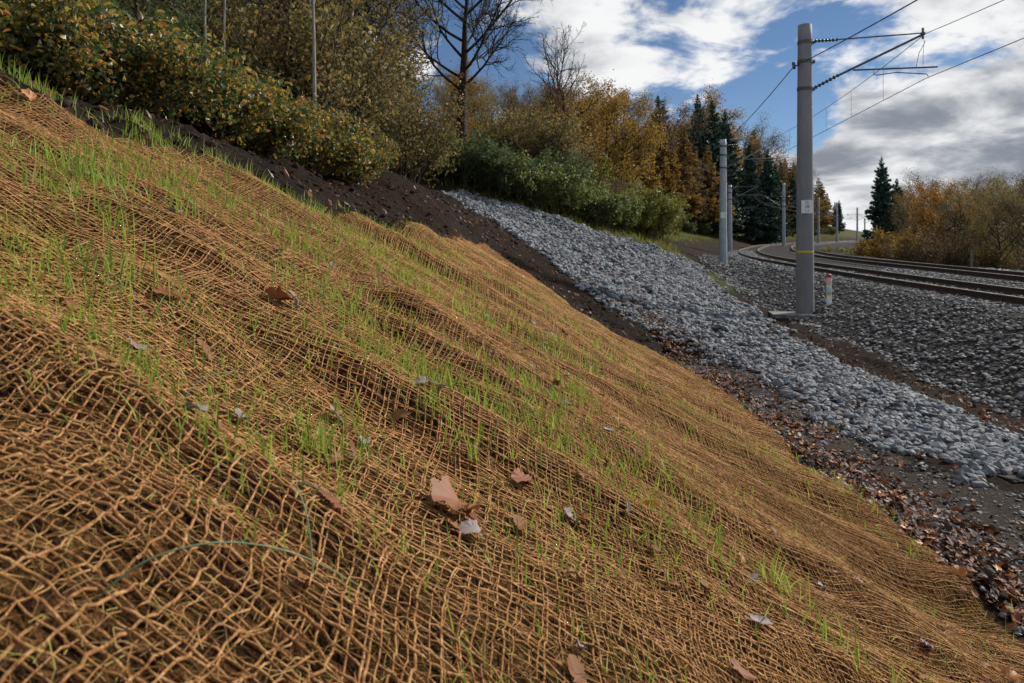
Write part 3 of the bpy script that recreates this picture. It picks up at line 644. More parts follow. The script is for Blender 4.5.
for a in [(-.135,1.62,.092,'maple','tanleaf','large curled tan lobed leaf lying low in the middle of the net',.9,.12,.55),
          (-.10,1.60,.045,'oak','redleaf','brown leaf tucked against the right of the large tan leaf',1.9,.2,.6),
          (-.83,2.42,.075,'maple','redleaf','russet brown curled leaf left of the centre grass',2.2,.2,1.1),
          (-.79,2.46,.06,'oak','paleleaf','pale upturned leaf standing on the russet brown leaf',.3,.9,.7),
          (-.46,1.80,.045,'oak','paleleaf','pale lilac oak leaf lying flat beside a grass tuft',.5,.55,.3),
          (.13,1.30,.026,'oak','paleleaf','small pale leaf at the bottom edge right of centre',1.1,.5,.4),
          (.03,2.0,.06,'oak','redleaf','dark red leaf half sunk in the net above the tan leaf',1.4,.1,.5),
          (.17,1.95,.038,'maple','paleleaf','pale crumpled leaf right of the dark red leaf',.8,.4,.6),
          (.20,1.97,.03,'oak','orangeleaf','small orange leaf against the pale crumpled leaf',2.6,.7,.5),
          (.36,2.12,.034,'oak','paleleaf','narrow silvery leaf upright by a thin tuft',.2,.9,.3),
          (.42,2.0,.03,'oval','redleaf','small wine red leaf beside the narrow silvery leaf',2.0,.3,.3),
          (-3.15,4.65,.075,'oval','orangeleaf','large pale orange leaf on the dark soil under the brambles',1.7,.35,.5),
          (-2.62,3.72,.055,'maple','orangeleaf','orange leaf caught on the net near the left edge',.9,.3,.6),
          (-2.28,3.22,.055,'oak','rust','rust brown leaf lower on the net at the left edge',.4,.3,.6),
          (-.98,1.95,.05,'oak','rust','dull rust leaf under grass beside the knotted fold',1.0,.1,.5),
          (-.30,.98,.026,'oval','deadleaf','small dull brown leaf among coarse strands at the lower left',.9,.4,.5),
          (.52,3.85,.05,'oak','rust','orange brown leaf by a tuft in the upper middle of the net',.9,.3,.5),
          (1.55,2.55,.05,'oak','paleleaf','long pale leaf curled near the lower right of the net',1.2,.4,.6),
          (1.25,2.75,.035,'oak','paleleaf','pale leaf lying left of the long pale curled leaf',.7,.3,.6)]:
    fallen_leaf(a[0], a[1], a[2], a[3], M[a[4]], a[5], NLG, a[6], a[7], a[8], seed=int(abs(a[0])*977+a[1]*313))
def build_leaves():
    g = np.random.default_rng(111); mats = [M['deadleaf'], M['redleaf'], M['paleleaf'], M['deadleaf'], M['orangeleaf']]; protos = []
    for i in range(10):
        V, Q, T = leaf_geo(('oak', 'maple', 'oval')[i % 3], g, .7); mb = MB(); mb.add(V, Q, T); o = mb.build('fallen_leaf', mats[i % 5], smooth=True); protos.append(o.data); bpy.data.objects.remove(o)
    def put(x, y, s, label, group, lift):
        o = bpy.data.objects.new('fallen_leaf', protos[g.integers(10)]); COL.objects.link(o)
        o.matrix_world = Matrix.Translation((x, y, float(H(x, y))+lift)) @ slope_frame(x, y, g.uniform(0, 6.28), g.normal(0, .3)).to_4x4() @ Matrix.Scale(s, 4); tag(o, label, 'leaf', group)
    c = 0
    while c < 120:
        y = 1.2+10*g.random()**1.1; x = g.uniform(-1, 1)*(y*.74)
        if polydist(np.array([x]), np.array([y]), NETP)[0] < .1 or x < -.2-1.5*g.random() and g.random() < .6: continue
        put(x, y, g.uniform(.02, .042)*(1+.05*y), 'small dry curled leaf caught on the coir netting', 'small dry leaves on the netting', .022); c += 1
    c = 0
    while c < 150:
        y = 3.4+4*g.random(); x = 2.62+abs(g.normal(0, .32))+.05*g.normal()
        if x > y*.75: continue
        put(x, y, g.uniform(.03, .055), 'dead brown leaf lying at the foot of the netted slope', 'dead leaves along the foot of the slope', .02); c += 1
    # the litter nobody could count
    n = 11000; y = 3+16*g.random(n)**1.15; x = 2.68+np.abs(g.normal(0, .42, n))
    x[:900] = 6.35+g.normal(0, .40, 900); y[:900] = g.uniform(5, 18, 900)
    x[900:4100] = g.uniform(-6, 4, 3200); y[900:4100] = g.uniform(4, 20, 3200)
    x[4100:4500] = g.uniform(3, 8, 400); y[4100:4500] = g.uniform(6, 24, 400)
    k = polydist(x, y, NETP) < .02; k |= g.random(n) < .04
    s_ = np.arange(n); k &= ~((s_ > 4500) & (g.random(n) > sstep(-.35, .3, fbm(x*1.7, y*1.7, 3, 112)+.2)))
    x, y = x[k], y[k]; n = len(x)
    gv = polydist(x, y, GRAVP) > 0
    z = np.maximum(H(x, y), ballast_z(rail_off(x, y)))+.018+.03*gv
    base = leaf_outline('oval'); base2 = leaf_outline('oak')[::2]; m_ = len(base)
    L = np.column_stack([base, .5*base[:, 0]**2])[None]*g.uniform(.02, .048, n)[:, None, None]*g.uniform(.7, 1.3, (n, m_, 1))
    a = g.uniform(0, 6.28, n); t = g.normal(0, .45, n); t2 = g.normal(0, .4, n)
    X = L[:, :, 0]*np.cos(a)[:, None]-L[:, :, 1]*np.sin(a)[:, None]; Y = L[:, :, 0]*np.sin(a)[:, None]+L[:, :, 1]*np.cos(a)[:, None]
    sl_ = (H(x+.1, y)-H(x-.1, y))/.2
    Z = L[:, :, 2]+X*(np.tan(np.clip(t, -.8, .8))+sl_)[:, None]+Y*np.tan(np.clip(t2, -.8, .8))[:, None]+g.normal(0, .004, X.shape)
    V = np.stack([X+x[:, None], Y+y[:, None], Z+z[:, None]], -1); V = np.concatenate([V, V.mean(1, keepdims=True)], 1)
    i = np.arange(m_); T = np.stack([i, (i+1) % m_, np.full(m_, m_)], 1)[None]+(np.arange(n)*(m_+1))[:, None, None]
    tag(mk('leaf_litter', V.reshape(-1, 3), T.reshape(-1, 3), M['litter']), 'brown and orange leaf litter along the bare soil and ditch', 'leaves', kind='stuff')
build_leaves()
def build_clods():
    g = np.random.default_rng(121); n = 5000; y = 3.8+20*g.random(n)**1.3; x = g.uniform(-6, 4.2, n)
    dn = polydist(x, y, NETP); k = (dn < -.05) & (polydist(x, y, GRAVP) < 0) & (x > -(y*.75+1)) & ~((x > 2.3) & (y < 11)); x, y = x[k], y[k]
    r = .010+.045*g.random(len(x))**3; tag(rock_mesh('soil_clods', x, y, H(x, y)+r*.2, r, M['clod'], seed=122, flat=(.5, .9), smooth=True), 'dark crumbly clods on the bare soil band', 'soil', kind='stuff')
    n = 6000; y = 3+9*g.random(n)**1.3; x = g.uniform(2.6, 4.8, n); k = (polydist(x, y, PATHP) > -.1) & (x < y*.75+.6); x, y = x[k], y[k]; r = .006+.02*g.random(len(x))**2.5
    tag(rock_mesh('path_pebbles', x, y, H(x, y)+.008+r*.2, r, M['ballast'], seed=123), 'small grit and pebbles on the dirt strip', 'pebbles', kind='stuff')
build_clods()

# ------------------------------------------------------------------ catenary masts and wires
ARC = np.concatenate([[0], np.cumsum(np.hypot(*np.diff(RC, axis=0).T))])
def at_track(yv, u):
    """point at lateral offset u from the near rail, where the rail is at depth yv; heading of the right-hand normal"""
    i = int(np.searchsorted(RC[:, 1], yv)); p = RC[i]+RN[i]*u; return p[0], p[1], math.atan2(RN[i, 1], RN[i, 0])
TOP_Z, MESS_Z, CONT_Z, LOW_Z = 8.31, 7.82, 6.78, 6.50
def insulator(parent, a, b, n=7, r=.06):
    mb = MB(); a = np.array(a, float); b = np.array(b, float); q = np.linspace(0, 1, n*4+1); mb.tube(a+(b-a)*q[:, None], r*(.62+.38*np.cos(q*n*2*np.pi)), 10); return mb.build('insulator', M['insul'], parent, smooth=True)
def cantilever(root, base, reach, side, tube, detail=True, suffix=''):
    """one bracket: top tie, diagonal tube, registration tube and steady arm; local x points over the track"""
    s = side; z0 = base; c = empty('cantilever'); c.parent = root
    r0 = .2; zt, zl, zc = MESS_Z-z0+.05, LOW_Z-z0, CONT_Z-z0
    X = lambda v: v*s
    mb = MB(); mb.tube([(X(r0+.62), 0, zt), (X(reach), 0, zt+.10)], .019, 6); mb.build('top_tie', tube, c)
    mb = MB(); mb.tube([(X(r0+.65), 0, zl+.34), (X(reach), 0, zt+.06)], .032, 8); mb.build('diagonal_tube', tube, c)
    mb = MB(); mb.tube([(X(reach), 0, zt-.06), (X(reach), 0, zt+.24)], .03, 6); mb.box((X(reach), 0, zt+.08), (.1, .08, .07)); mb.build('wire_clamp', M['steel'], c)
    f = .40; sx = r0+.05+(reach-r0)*f
    mb = MB(); mb.tube([(X(sx-.12), 0, zl+.50), (X(reach+.38), 0, zc+.24)], .024, 6); mb.build('registration_tube', tube, c)
    mb = MB(); mb.tube([(X(sx+.42), 0, zl+.50), (X(sx+.42), 0, zl+.36), (X(sx+.5), 0, zl+.34), (X(sx+1.0), 0, zc+.12), (X(reach+.10), 0, zc+.05), (X(reach+.14), 0, zc-.01)], .015, 5); mb.build('steady_arm', tube, c)
    insulator(c, (X(r0), 0, zt-.02), (X(r0+.66), 0, zt), 7); insulator(c, (X(r0), 0, zl), (X(r0+.68), 0, zl+.36), 7)
    if detail:
        mb = MB(); mb.tube([(X(reach-.02), 0, zt-.02), (X(reach+.06), 0, zt-.14), (X(reach-.1), .0, zt-.45), (X(reach-.18), 0, zc+.24)], .008, 4); mb.tube([(X(reach+.04), 0, zt-.1), (X(reach+.02), .02, zt-.4), (X(reach), 0, zc+.28)], .006, 4); mb.build('jumper', M['wire'], c)
    return c
def mast(x, y, rz, zb, h, mat_, tube, label, arms=((1, 3.1),), sign=True, text=None, hero=False):
    t = empty('catenary_mast', (x, y, zb), rz, label, 'mast', 'masts along the tracks')
    mb = MB(); q = np.linspace(-.4, h, 24); mb.tube(np.stack([0*q, 0*q, q], 1), np.interp(q, [0, h], [.245, .185]), 28); mb.build('pole', mat_, t, smooth=False).data.polygons.foreach_set('use_smooth', np.ones(23*28+56, bool))
    for zz in (MESS_Z-zb, LOW_Z-zb, MESS_Z-zb-.55):
        mb = MB(); rr = np.interp(zz, [0, h], [.245, .185])+.012; mb.tube([(0, 0, zz-.05), (0, 0, zz+.05)], rr, 24)
        mb.box((rr+.02, 0, zz), (.08, .1, .08)); mb.build('clamp', M['steel'], t)
    for s, reach in arms: cantilever(t, zb, reach, s, tube, hero)
    mb = MB(); zf = 7.15-zb; mb.tube([(0, 0, zf), (-.32, 0, zf+.04)], .018, 5); mb.tube([(-.3, -.05, zf-.06), (-.3, .05, zf+.12)], .045, 8); mb.build('feeder_bracket', M['steel'], t)
    if sign:
        yaw = -rz+math.atan2(x, y)*-1*0; d = np.array([-x, -y]); ang = math.atan2(d[1], d[0])-rz
        rr = np.interp(2.9, [0, h], [.245, .185]); cx, cy = math.cos(ang), math.sin(ang); px, py = -cy, cx
        mb = MB(); wd, hh = .145, .18; zc = 3.05 if hero else 3.0
        Mx = np.array([[cx, px, 0], [cy, py, 0], [0, 0, 1]]); sh = .055 if hero else 0
        mb.box((cx*(rr+.01)+px*sh, cy*(rr+.01)+py*sh, zc), (.012, wd*2, hh*2), Mx); p = mb.build('sign_plate', M['white'], t)
        if text:
            for s_, zz, size in text:
                cu = bpy.data.curves.new('sign_text', 'FONT'); cu.body = s_; cu.size = size; cu.align_x = 'CENTER'; cu.align_y = 'CENTER'; cu.materials.append(M['black'])
                tmp = bpy.data.objects.new('sign_text', cu); COL.objects.link(tmp); me_ = bpy.data.meshes.new_from_object(tmp.evaluated_get(bpy.context.evaluated_depsgraph_get())); bpy.data.objects.remove(tmp); bpy.data.curves.remove(cu)
                me_.name = 'sign_text'; f = bpy.data.objects.new('sign_text', me_); COL.objects.link(f); f.parent = p
                f.location = (cx*(rr+.019)+px*sh, cy*(rr+.019)+py*sh, zc+zz); f.rotation_euler = (R(90), 0, ang+R(90))
    if hero:
        mb = MB(); rr = np.interp(1.78, [0, h], [.245, .185]); mb.tube([(0, 0, 1.76), (0, 0, 1.82)], rr+.006, 28); mb.build('yellow_band', M['yellow'], t)
    return t
def gb(x, y): return float(max(H(x, y), ballast_z(rail_off([x], [y]))[0]))
masts = []
hm = mast(8.28, 19.3, math.atan2(-.13, 1), .12, TOP_Z-.12, M['concrete'], M['steel'], 'tall nearest concrete mast carrying a numbered white plate and yellow band', ((1, 3.12),), True, (('O', .11, .11), ('38', 0.0, .13), ('1 5', -.115, .09)), True)
slab = MB(); slab.box((0, 0, .0), (1.5, .9, .16)); sb = slab.build('mast_foundation', M['slab']); sb.location = (8.05, 19.15, .10); sb.rotation_euler = (0, 0, -.2); tag(sb, 'low concrete slab at the foot of the nearest mast', 'foundation')
for yv, u, arms, lab in ((41.0, -1.75, ((1, 2.9),), 'second mast from the camera, pale grey, left of the tracks'), (76, -1.9, ((1, 3.0),), 'thinner mast seen just right behind the second mast'),
                         (97, 3.05, ((-1, 2.4), (1, 2.3)), 'pale mast standing between the tracks where they bend'), (116, 3.05, ((1, 2.3),), 'narrow mast close behind the bend mast'),
                         (134, 3.05, ((-1, 2.3), (1, 2.3)), 'distant mast just right of the nearest mast'), (152, 3.05, ((-1, 2.3),), 'distant mast second right of the nearest mast'), (178, 3.05, ((-1, 2.3), (1, 2.3)), 'distant mast third right of the nearest mast'), (205, 3.05, ((1, 2.3),), 'faint far mast beside the dark spruce'), (222, -1.9, ((1, 3.0),), 'farthest faint mast at the end of the curve')):
    x, y, a = at_track(yv, u); zb = (.88 if u > 0 else gb(x, y)); zb = min(zb, .9)
    mast(x, y, a, zb-.05, TOP_Z-.12 + (1.2 if u > 0 else -.25) - zb*.5, M['farmast'], M['galv'], lab, arms, yv < 50)
def lateral(q, pts):
    """contact-wire offset follows the stagger points"""
    return np.interp(q, [p[0] for p in pts], [p[1] for p in pts])
def plan(q, u):
    """plan position of a wire held at offset u at each support and straight in between"""
    i = np.clip(np.searchsorted(ARC, SUP), 0, 399); P = RC[i]+RN[i]*u
    return np.interp(q, SUP, P[:, 0]), np.interp(q, SUP, P[:, 1])
def wire(name, u, zfun, label, rad, q1=None):
    q = np.unique(np.concatenate([np.linspace(SUP[0], q1 or SUP[-1], 200), SUP[SUP <= (q1 or SUP[-1])]])); x, y = plan(q, u)
    P = np.stack([x, y, zfun(q)], 1); o0 = P[60].copy(); mb = MB(); mb.tube(P-o0, rad, 5); o = mb.build(name, M['wire'], smooth=True); o.location = o0; tag(o, label, 'wire', 'overhead wires')
    return o, o0
SUP = np.array([ARC[np.searchsorted(RC[:, 1], v)] for v in (-11, 19.1, 41, 76, 97, 134, 178, 222)])
def mess(q):
    j = np.clip(np.searchsorted(SUP, q)-1, 0, len(SUP)-2); f = (q-SUP[j])/(SUP[j+1]-SUP[j]); return MESS_Z+.22-4*.028*(SUP[j+1]-SUP[j])*f*(1-f)*.55
UA = at_track(19.1, 0)
U1 = .62
cw, o0 = wire('contact_wire', U1, lambda q: np.full(len(q), CONT_Z), 'lower overhead wire over the nearer track, passing the steady arm', .011)
wire('messenger_wire', U1, mess, 'upper overhead wire hung from the bracket tip of the nearest mast', .010)
def feed(q):
    j = np.clip(np.searchsorted(SUP, q)-1, 0, len(SUP)-2); f = (q-SUP[j])/(SUP[j+1]-SUP[j]); return 7.2-4*.03*(SUP[j+1]-SUP[j])*f*(1-f)*.5
wire('feeder_wire', -2.95, feed, 'dark feeder wire running past the left of the nearest mast', .014, SUP[3])
def droppers():
    for k in range(len(SUP)-2):
        n = 6
        for q in np.linspace(SUP[k], SUP[k+1], n+2)[1:-1]:
            px, py = plan(q, U1); p = np.array([px, py])
            if py < 4: continue
            mb = MB(); mb.tube(np.array([(p[0], p[1], CONT_Z), (p[0], p[1], float(mess(np.array([q]))[0]))])-o0, .006, 4); mb.build('dropper', M['wire'], cw)
droppers()
# marker post beside the mast
mp = empty('marker_post', (8.98, 19.35, gb(8.98, 19.35)-.05), 0, 'short white marker post with red cap right of the nearest mast', 'marker post')
mb = MB(); mb.tube([(0, 0, 0), (0, 0, .84)], .068, 10); mb.build('shaft', M['white'], mp, smooth=False)
for z0_, z1_, mm, nm in ((.58, .80, 'pink', 'faded_sticker'), (.36, .52, 'blue', 'blue_sticker'), (.30, .37, 'yellow', 'yellow_mark')):
    mb = MB(); mb.tube([(0, 0, z0_), (0, 0, z1_)], .071, 10); mb.build(nm, M[mm], mp)
mb = MB(); mb.tube([(0, 0, .80), (0, 0, .88), (0, 0, .90)], [.075, .075, .04], 10); mb.build('cap', M['red'], mp)
fp = MB(); fp.tube([(0, 0, -.3), (0, 0, .8), (.02, 0, 1.75)], [.09, .085, .08], 8); o = fp.build('fence_post', M['post']); o.location = (28.6, 42.5, float(H(28.6, 42.5))+.3); tag(o, 'weathered grey post standing before the right hand wood', 'post')

# ------------------------------------------------------------------ trees and shrubs
def unit(v): return v/(np.linalg.norm(v)+1e-9)
class Tree:
    def __init__(s, seed): s.g = np.random.default_rng(seed); s.trunk = MB(); s.twig = MB(); s.pts = []; s.dirs = []
    def branch(s, p, d, ln, r, lvl, cfg):
        g = s.g; c = cfg[lvl]; n = c.get('seg', 5); P = [np.array(p, float)]; d = unit(np.array(d, float)); D = [d]
        for i in range(n):
            d = unit(d+g.normal(0, c.get('wob', .15), 3)+np.array([0, 0, c.get('up', 0.0)])); P.append(P[-1]+d*ln/n); D.append(d)
        P = np.array(P); q = np.linspace(0, 1, n+1); rr = r*(1-q*(1-c.get('tip', .25)))
        (s.trunk if lvl <= c.get('trunklvl', 1) and lvl <= 1 else s.twig).tube(P, np.maximum(rr, c.get('rmin', .004)), c.get('k', 5), cap=False)
        if c.get('leaf'):
            m = c['leaf']
            for _ in range(m): t = g.uniform(.15, 1); s.pts.append(P[0]+(np.array([np.interp(t, q, P[:, j]) for j in range(3)])-P[0])+g.normal(0, c.get('spread', .12), 3)); s.dirs.append(D[min(int(t*n), n)])
        if lvl+1 < len(cfg):
            k = c['kids']; k = int(round(k*g.uniform(.8, 1.2)))
            ph = g.uniform(0, 6.28)
            for i in range(k):
                t = c.get('t0', .3)+(1-c.get('t0', .3))*((i+g.uniform(.2, .8))/k); b = np.array([np.interp(t, q, P[:, j]) for j in range(3)]); dd = D[min(int(t*n), n)]
                ph += 2.4+g.normal(0, .4); a = unit(np.cross(dd, np.array([math.cos(ph), math.sin(ph), .31]))); an = c.get('ang', .9)*g.uniform(.75, 1.2)
                nd = dd*math.cos(an)+a*math.sin(an)
                prof = c['prof'](t) if 'prof' in c else (1-.55*t)
                s.branch(b, nd, ln*c.get('len', .5)*prof*g.uniform(.75, 1.2), min(np.interp(t, q, rr)*.85, r*c.get('rat', .42)), lvl+1, cfg)
def leafcards(pts, g, size, elong=1.5, dirs=None, flat=0.0, oval=False):
    pts = np.asarray(pts); n = len(pts); nr = g.normal(0, 1, (n, 3)); nr[:, 2] += flat; nr /= np.linalg.norm(nr, axis=1)[:, None]
    a = g.normal(0, 1, (n, 3)) if dirs is None else np.asarray(dirs)+g.normal(0, .45, (n, 3)); a -= (a*nr).sum(1)[:, None]*nr; a /= np.linalg.norm(a, axis=1)[:, None]+1e-9
    b = np.cross(nr, a); s = (size*g.uniform(.55, 1.3, n))[:, None]; bend = nr*s*.25
    if oval:
        h_ = elong*.5; V = np.stack([pts-a*s*h_, pts-a*s*h_*.35+b*s*.42+bend*.7, pts+a*s*h_*.35+b*s*.36+bend*.6, pts+a*s*h_-bend*.5, pts+a*s*h_*.35-b*s*.36+bend*.6, pts-a*s*h_*.35-b*s*.42+bend*.7], 1).reshape(-1, 3); i = np.arange(n)*6
        return V, np.concatenate([np.stack([i, i+1, i+2, i+3], 1), np.stack([i, i+3, i+4, i+5], 1)])
    V = np.stack([pts-a*s*elong*.5, pts+b*s*.42-bend*.3, pts+a*s*elong*.5+bend, pts-b*s*.42-bend*.3], 1).reshape(-1, 3); i = np.arange(n)*4
    return V, np.stack([i, i+1, i+2, i+3], 1)
def finish(t, name, bark, leaf, size, elong=1.5, use_dirs=False, twigmat=None, flat=0.0):
    root = empty(name); t.trunk.build('trunk', bark, root, smooth=True)
    if t.twig.n: t.twig.build('branches', twigmat or bark, root, smooth=True)
    if len(t.pts):
        V, Q = leafcards(t.pts, t.g, size, elong, t.dirs if use_dirs else None, flat); mk('crown', V, Q, leaf, root)
    return root
PROTO = {}
def broad(seed, h=10, leafn=5, size=.16, bark='bark', leaf='gold', spread=.25, kids=(22, 7, 5), up=.06, t0=.22, ang=.95, name='broadleaf_tree', width=.42, wob=.05, twig=None):
    t = Tree(seed)
    cfg = [dict(seg=10, wob=wob, up=.05, kids=kids[0], len=width, t0=t0, ang=ang, k=8, tip=.12, rat=.45, prof=lambda q: .45+.75*math.sin(math.pi*min(1, (q-.1)/.95))),
           dict(seg=6, wob=.14, up=up, kids=kids[1], len=.45, t0=.25, ang=.75, k=5, tip=.25, rat=.5),
           dict(seg=4, wob=.2, up=up, kids=kids[2], len=.5, t0=.2, ang=.7, k=3, tip=.3, rat=.6, rmin=.006, leaf=leafn//2, spread=spread*.7),
           dict(seg=2, wob=.25, up=.02, k=3, tip=.4, rmin=.005, leaf=leafn, spread=spread)]
    t.branch((0, 0, -.3), (0, 0, 1), h, h*.016, 0, cfg)
    return finish(t, name, M[bark], M[leaf], size, 1.4, twigmat=M[twig] if twig else None)
def larch(seed, h=16, leaf='larch', bark='bark', dens=9, name='larch_tree', size=.30):
    t = Tree(seed); g = t.g; sz = []
    cfg = [dict(seg=8, wob=.012, up=.03, kids=0, len=0, k=7, tip=.08)]
    P = np.array([(0, 0, -.3), (.03, .02, h*.5), (0, 0, h)]); t.trunk.tube(P, [h*.013, h*.009, .015], 7, cap=False)
    z = h*.16; ph = 0
    while z < h*.985:
        f = (z/h-.16)/.84; L = h*.19*(1-f)**.75*(.55+.45*min(1, f*6))+.15
        for k in range(4):
            ph += 1.9+g.normal(0, .5); l = L*g.uniform(.6, 1.2); el = .32-.25*(1-f)+g.normal(0, .1); d = np.array([math.cos(ph)*math.cos(el), math.sin(ph)*math.cos(el), math.sin(el)])
            q = np.linspace(0, 1, 5)[:, None]; B = np.array([0, 0, z])+d*l*q+np.array([0, 0, 1])*(.10*l*q*q-.10*l*q); t.twig.tube(B, .022*(1-f*.6)*(1-.8*q[:, 0]), 3, cap=False)
            m = int(dens*(1.2+l*2.6)); u = g.uniform(.12, 1, m); pp = np.stack([np.interp(u, q[:, 0], B[:, j]) for j in range(3)], 1)+g.normal(0, .05+.09*l*u[:, None]*.7, (m, 3)); pp[:, 2] -= .05*g.random(m)
            t.pts += list(pp); t.dirs += [d]*m; sz += [size*min(1, .3+l*.38)]*m
        z += h*.021*g.uniform(.8, 1.3)
    return finish(t, name, M[bark], M[leaf], np.array(sz), 1.7, True)
def spruce(seed, h=18, dens=8, name='spruce_tree', size=.40):
    t = Tree(seed); g = t.g; sz = []
    t.trunk.tube([(0, 0, -.3), (0, 0, h*.5), (0, 0, h)], [h*.014, h*.009, .012], 7, cap=False)
    z = h*.08; ph = 0
    while z < h*.995:
        f = z/h; L = h*.225*(1-f)**.9*(.75+.25*min(1, f*5))+.04; reach = g.uniform(.8, 1.15)
        for k in range(5):
            ph += 1.256+g.normal(0, .25); l = L*reach*g.uniform(.6, 1.2); el = -.22+.75*f+g.normal(0, .08); d = np.array([math.cos(ph)*math.cos(el), math.sin(ph)*math.cos(el), math.sin(el)]); sd_ = np.array([-math.sin(ph), math.cos(ph), 0])
            q = np.linspace(0, 1, 5)[:, None]; B = np.array([0, 0, z])+d*l*q+np.array([0, 0, 1])*(.20*l*q*q-.16*l*q); t.twig.tube(B, .025*(1-f*.6)*(1-.8*q[:, 0]), 3, cap=False)
            m = int(dens*(.8+l*3.4)); u = g.random(m)**.6; pp = np.stack([np.interp(u, q[:, 0], B[:, j]) for j in range(3)], 1); lat = g.normal(0, 1, m)*(.04+.16*l*(1-u*.8)); pp += sd_*lat[:, None]; pp[:, 2] -= (np.abs(g.normal(0, .12, m))+.04*np.abs(lat))*min(1, l)
            t.pts += list(pp); t.dirs += list(d*.9+sd_*np.sign(lat)[:, None]*.5+np.array([0, 0, -.25])); sz += [size*min(1, .22+l*.45)]*m
        z += h*.026*g.uniform(.8, 1.25)*(1.15-.6*f)
    return finish(t, name, M['bark'], M['spruce'], np.array(sz), 1.9, True, flat=.7)
def shrub(seed, h=1.6, w=1.3, nst=26, leafn=9, size=.09, leaf='greenleaf', twig='twig', name='shrub', up=.05, spread=.10, kids=(7, 4), lean=.9, oval=False):
    t = Tree(seed); g = t.g
    cfg = [dict(seg=6, wob=.13, up=up, kids=kids[0], len=.42, t0=.2, ang=.8, k=4, tip=.3, rat=.5, leaf=leafn//2, spread=spread, rmin=.003),
           dict(seg=4, wob=.2, up=.03, kids=kids[1], len=.5, t0=.2, ang=.75, k=3, tip=.4, rat=.6, leaf=leafn, spread=spread, rmin=.003),
           dict(seg=2, wob=.25, k=3, tip=.5, leaf=leafn, spread=spread, rmin=.003)]
    for i in range(nst):
        a = g.uniform(0, 6.28); rr = w*.55*math.sqrt(g.random()); le = lean*g.uniform(.1, 1)
        t.branch((rr*math.cos(a), rr*math.sin(a), -.08), (le*math.cos(a), le*math.sin(a), 1), h*g.uniform(.6, 1.05), h*.009+.004, 0, cfg)
    root = empty(name); t.trunk.build('stems', M[twig], root, smooth=True)
    if t.twig.n: tag(t.twig.build('twigs', M[twig], root, smooth=True), kind='stuff')
    if t.pts:
        V, Q = leafcards(t.pts, g, size, 1.45, None, .35, oval); mk('foliage', V, Q, M[leaf], root)
    return root
USED = set()
def place(key, x, y, scale, rz, label, group=None, zs=1.0, dz=0, name=None, cat=None):
    p = PROTO[key]
    o = p if key not in USED else copy_tree(p); USED.add(key)
    if name: o.name = name
    o.location = (x, y, float(H(x, y))+dz); o.rotation_euler = (0, 0, rz); o.scale = (scale, scale, scale*zs)
    return tag(o, label, cat or 'tree', group)
HT = {}
def proto(key, fn, h): PROTO[key] = fn; HT[key] = h
# the leafless tree standing alone against the sky
def hero_bare():
    t = Tree(404)
    cfg = [dict(seg=12, wob=.035, up=.04, kids=25, len=.42, t0=.34, ang=1.12, k=10, tip=.06, rat=.25, prof=lambda q: .45+.8*math.sin(math.pi*min(1, max(0, (q-.12)/1.0)))),
           dict(seg=8, wob=.12, up=.075, kids=9, len=.45, t0=.22, ang=.7, k=5, tip=.2, rat=.5, prof=lambda q: 1.1-.6*q),
           dict(seg=5, wob=.16, up=.05, kids=8, len=.55, t0=.15, ang=.65, k=3, tip=.3, rat=.55, rmin=.011),
           dict(seg=3, wob=.2, up=.03, kids=5, len=.5, k=3, tip=.4, ang=.6, rmin=.008),
           dict(seg=2, wob=.2, k=3, tip=.5, rmin=.007)]
    t.branch((0, 0, -.4), (.01, 0, 1), 13.2, .36, 0, cfg)
    g = t.g
    for _ in range(260): z = g.uniform(1.4, 5.2); a = g.uniform(0, 6.28); r = abs(g.normal(.2, .5)); t.pts.append(np.array([r*math.cos(a), r*math.sin(a), z-.2*r])); t.dirs.append(np.array([0, 0, -1.]))
    return finish(t, 'bare_tree', M['bark'], M['rust'], .16, 1.4)
def half_bare():
    t = Tree(32)
    cfg = [dict(seg=10, wob=.04, up=.05, kids=34, len=.34, t0=.12, ang=.8, k=8, tip=.1, rat=.4, prof=lambda q: .55+.6*math.sin(math.pi*min(1, (q-.05)/1.0))),
           dict(seg=6, wob=.12, up=.10, kids=9, len=.42, t0=.2, ang=.65, k=4, tip=.25, rat=.5, rmin=.012),
           dict(seg=4, wob=.18, up=.07, kids=6, len=.5, t0=.15, ang=.65, k=3, tip=.3, rat=.6, rmin=.010, leaf=5, spread=.2),
           dict(seg=2, wob=.22, up=.04, k=3, tip=.4, rmin=.009, leaf=5, spread=.22)]
    t.branch((0, 0, -.3), (0, 0, 1), 13, .2, 0, cfg)
    keep = [i for i, p in enumerate(t.pts) if t.g.random() < 1.25-1.9*max(0, p[2]/13-.32)*1.55]; t.pts = [t.pts[i] for i in keep]; t.dirs = [t.dirs[i] for i in keep]
    return finish(t, 'half_bare_tree', M['bark'], M['orange'], .14, 1.4)
proto('bare', hero_bare(), 13.2)
proto('half', half_bare(), 13)
proto('orange', broad(33, 11, 10, .145, 'bark', 'orange', .34, (24, 8, 5), .04, .15, 1.0, 'orange_tree', .42), 11)
proto('gold', broad(34, 12, 9, .145, 'bark', 'gold', .32, (26, 7, 5), .05, .2, .9, 'golden_tree', .36), 12)
proto('brown', broad(35, 11, 7, .095, 'barkbrown', 'brownleaf', .30, (26, 8, 6), .05, .12, .9, 'brown_tree', .38, twig='twig'), 11)
proto('twiggy', broad(36, 11, 3, .085, 'barkbrown', 'olive', .28, (28, 9, 7), .07, .08, .75, 'thin_tree', .34, twig='twig'), 11)
proto('olive', broad(37, 9, 11, .09, 'barkbrown', 'olive', .32, (26, 8, 5), .04, .06, .95, 'olive_tree', .42, twig='twig'), 9)
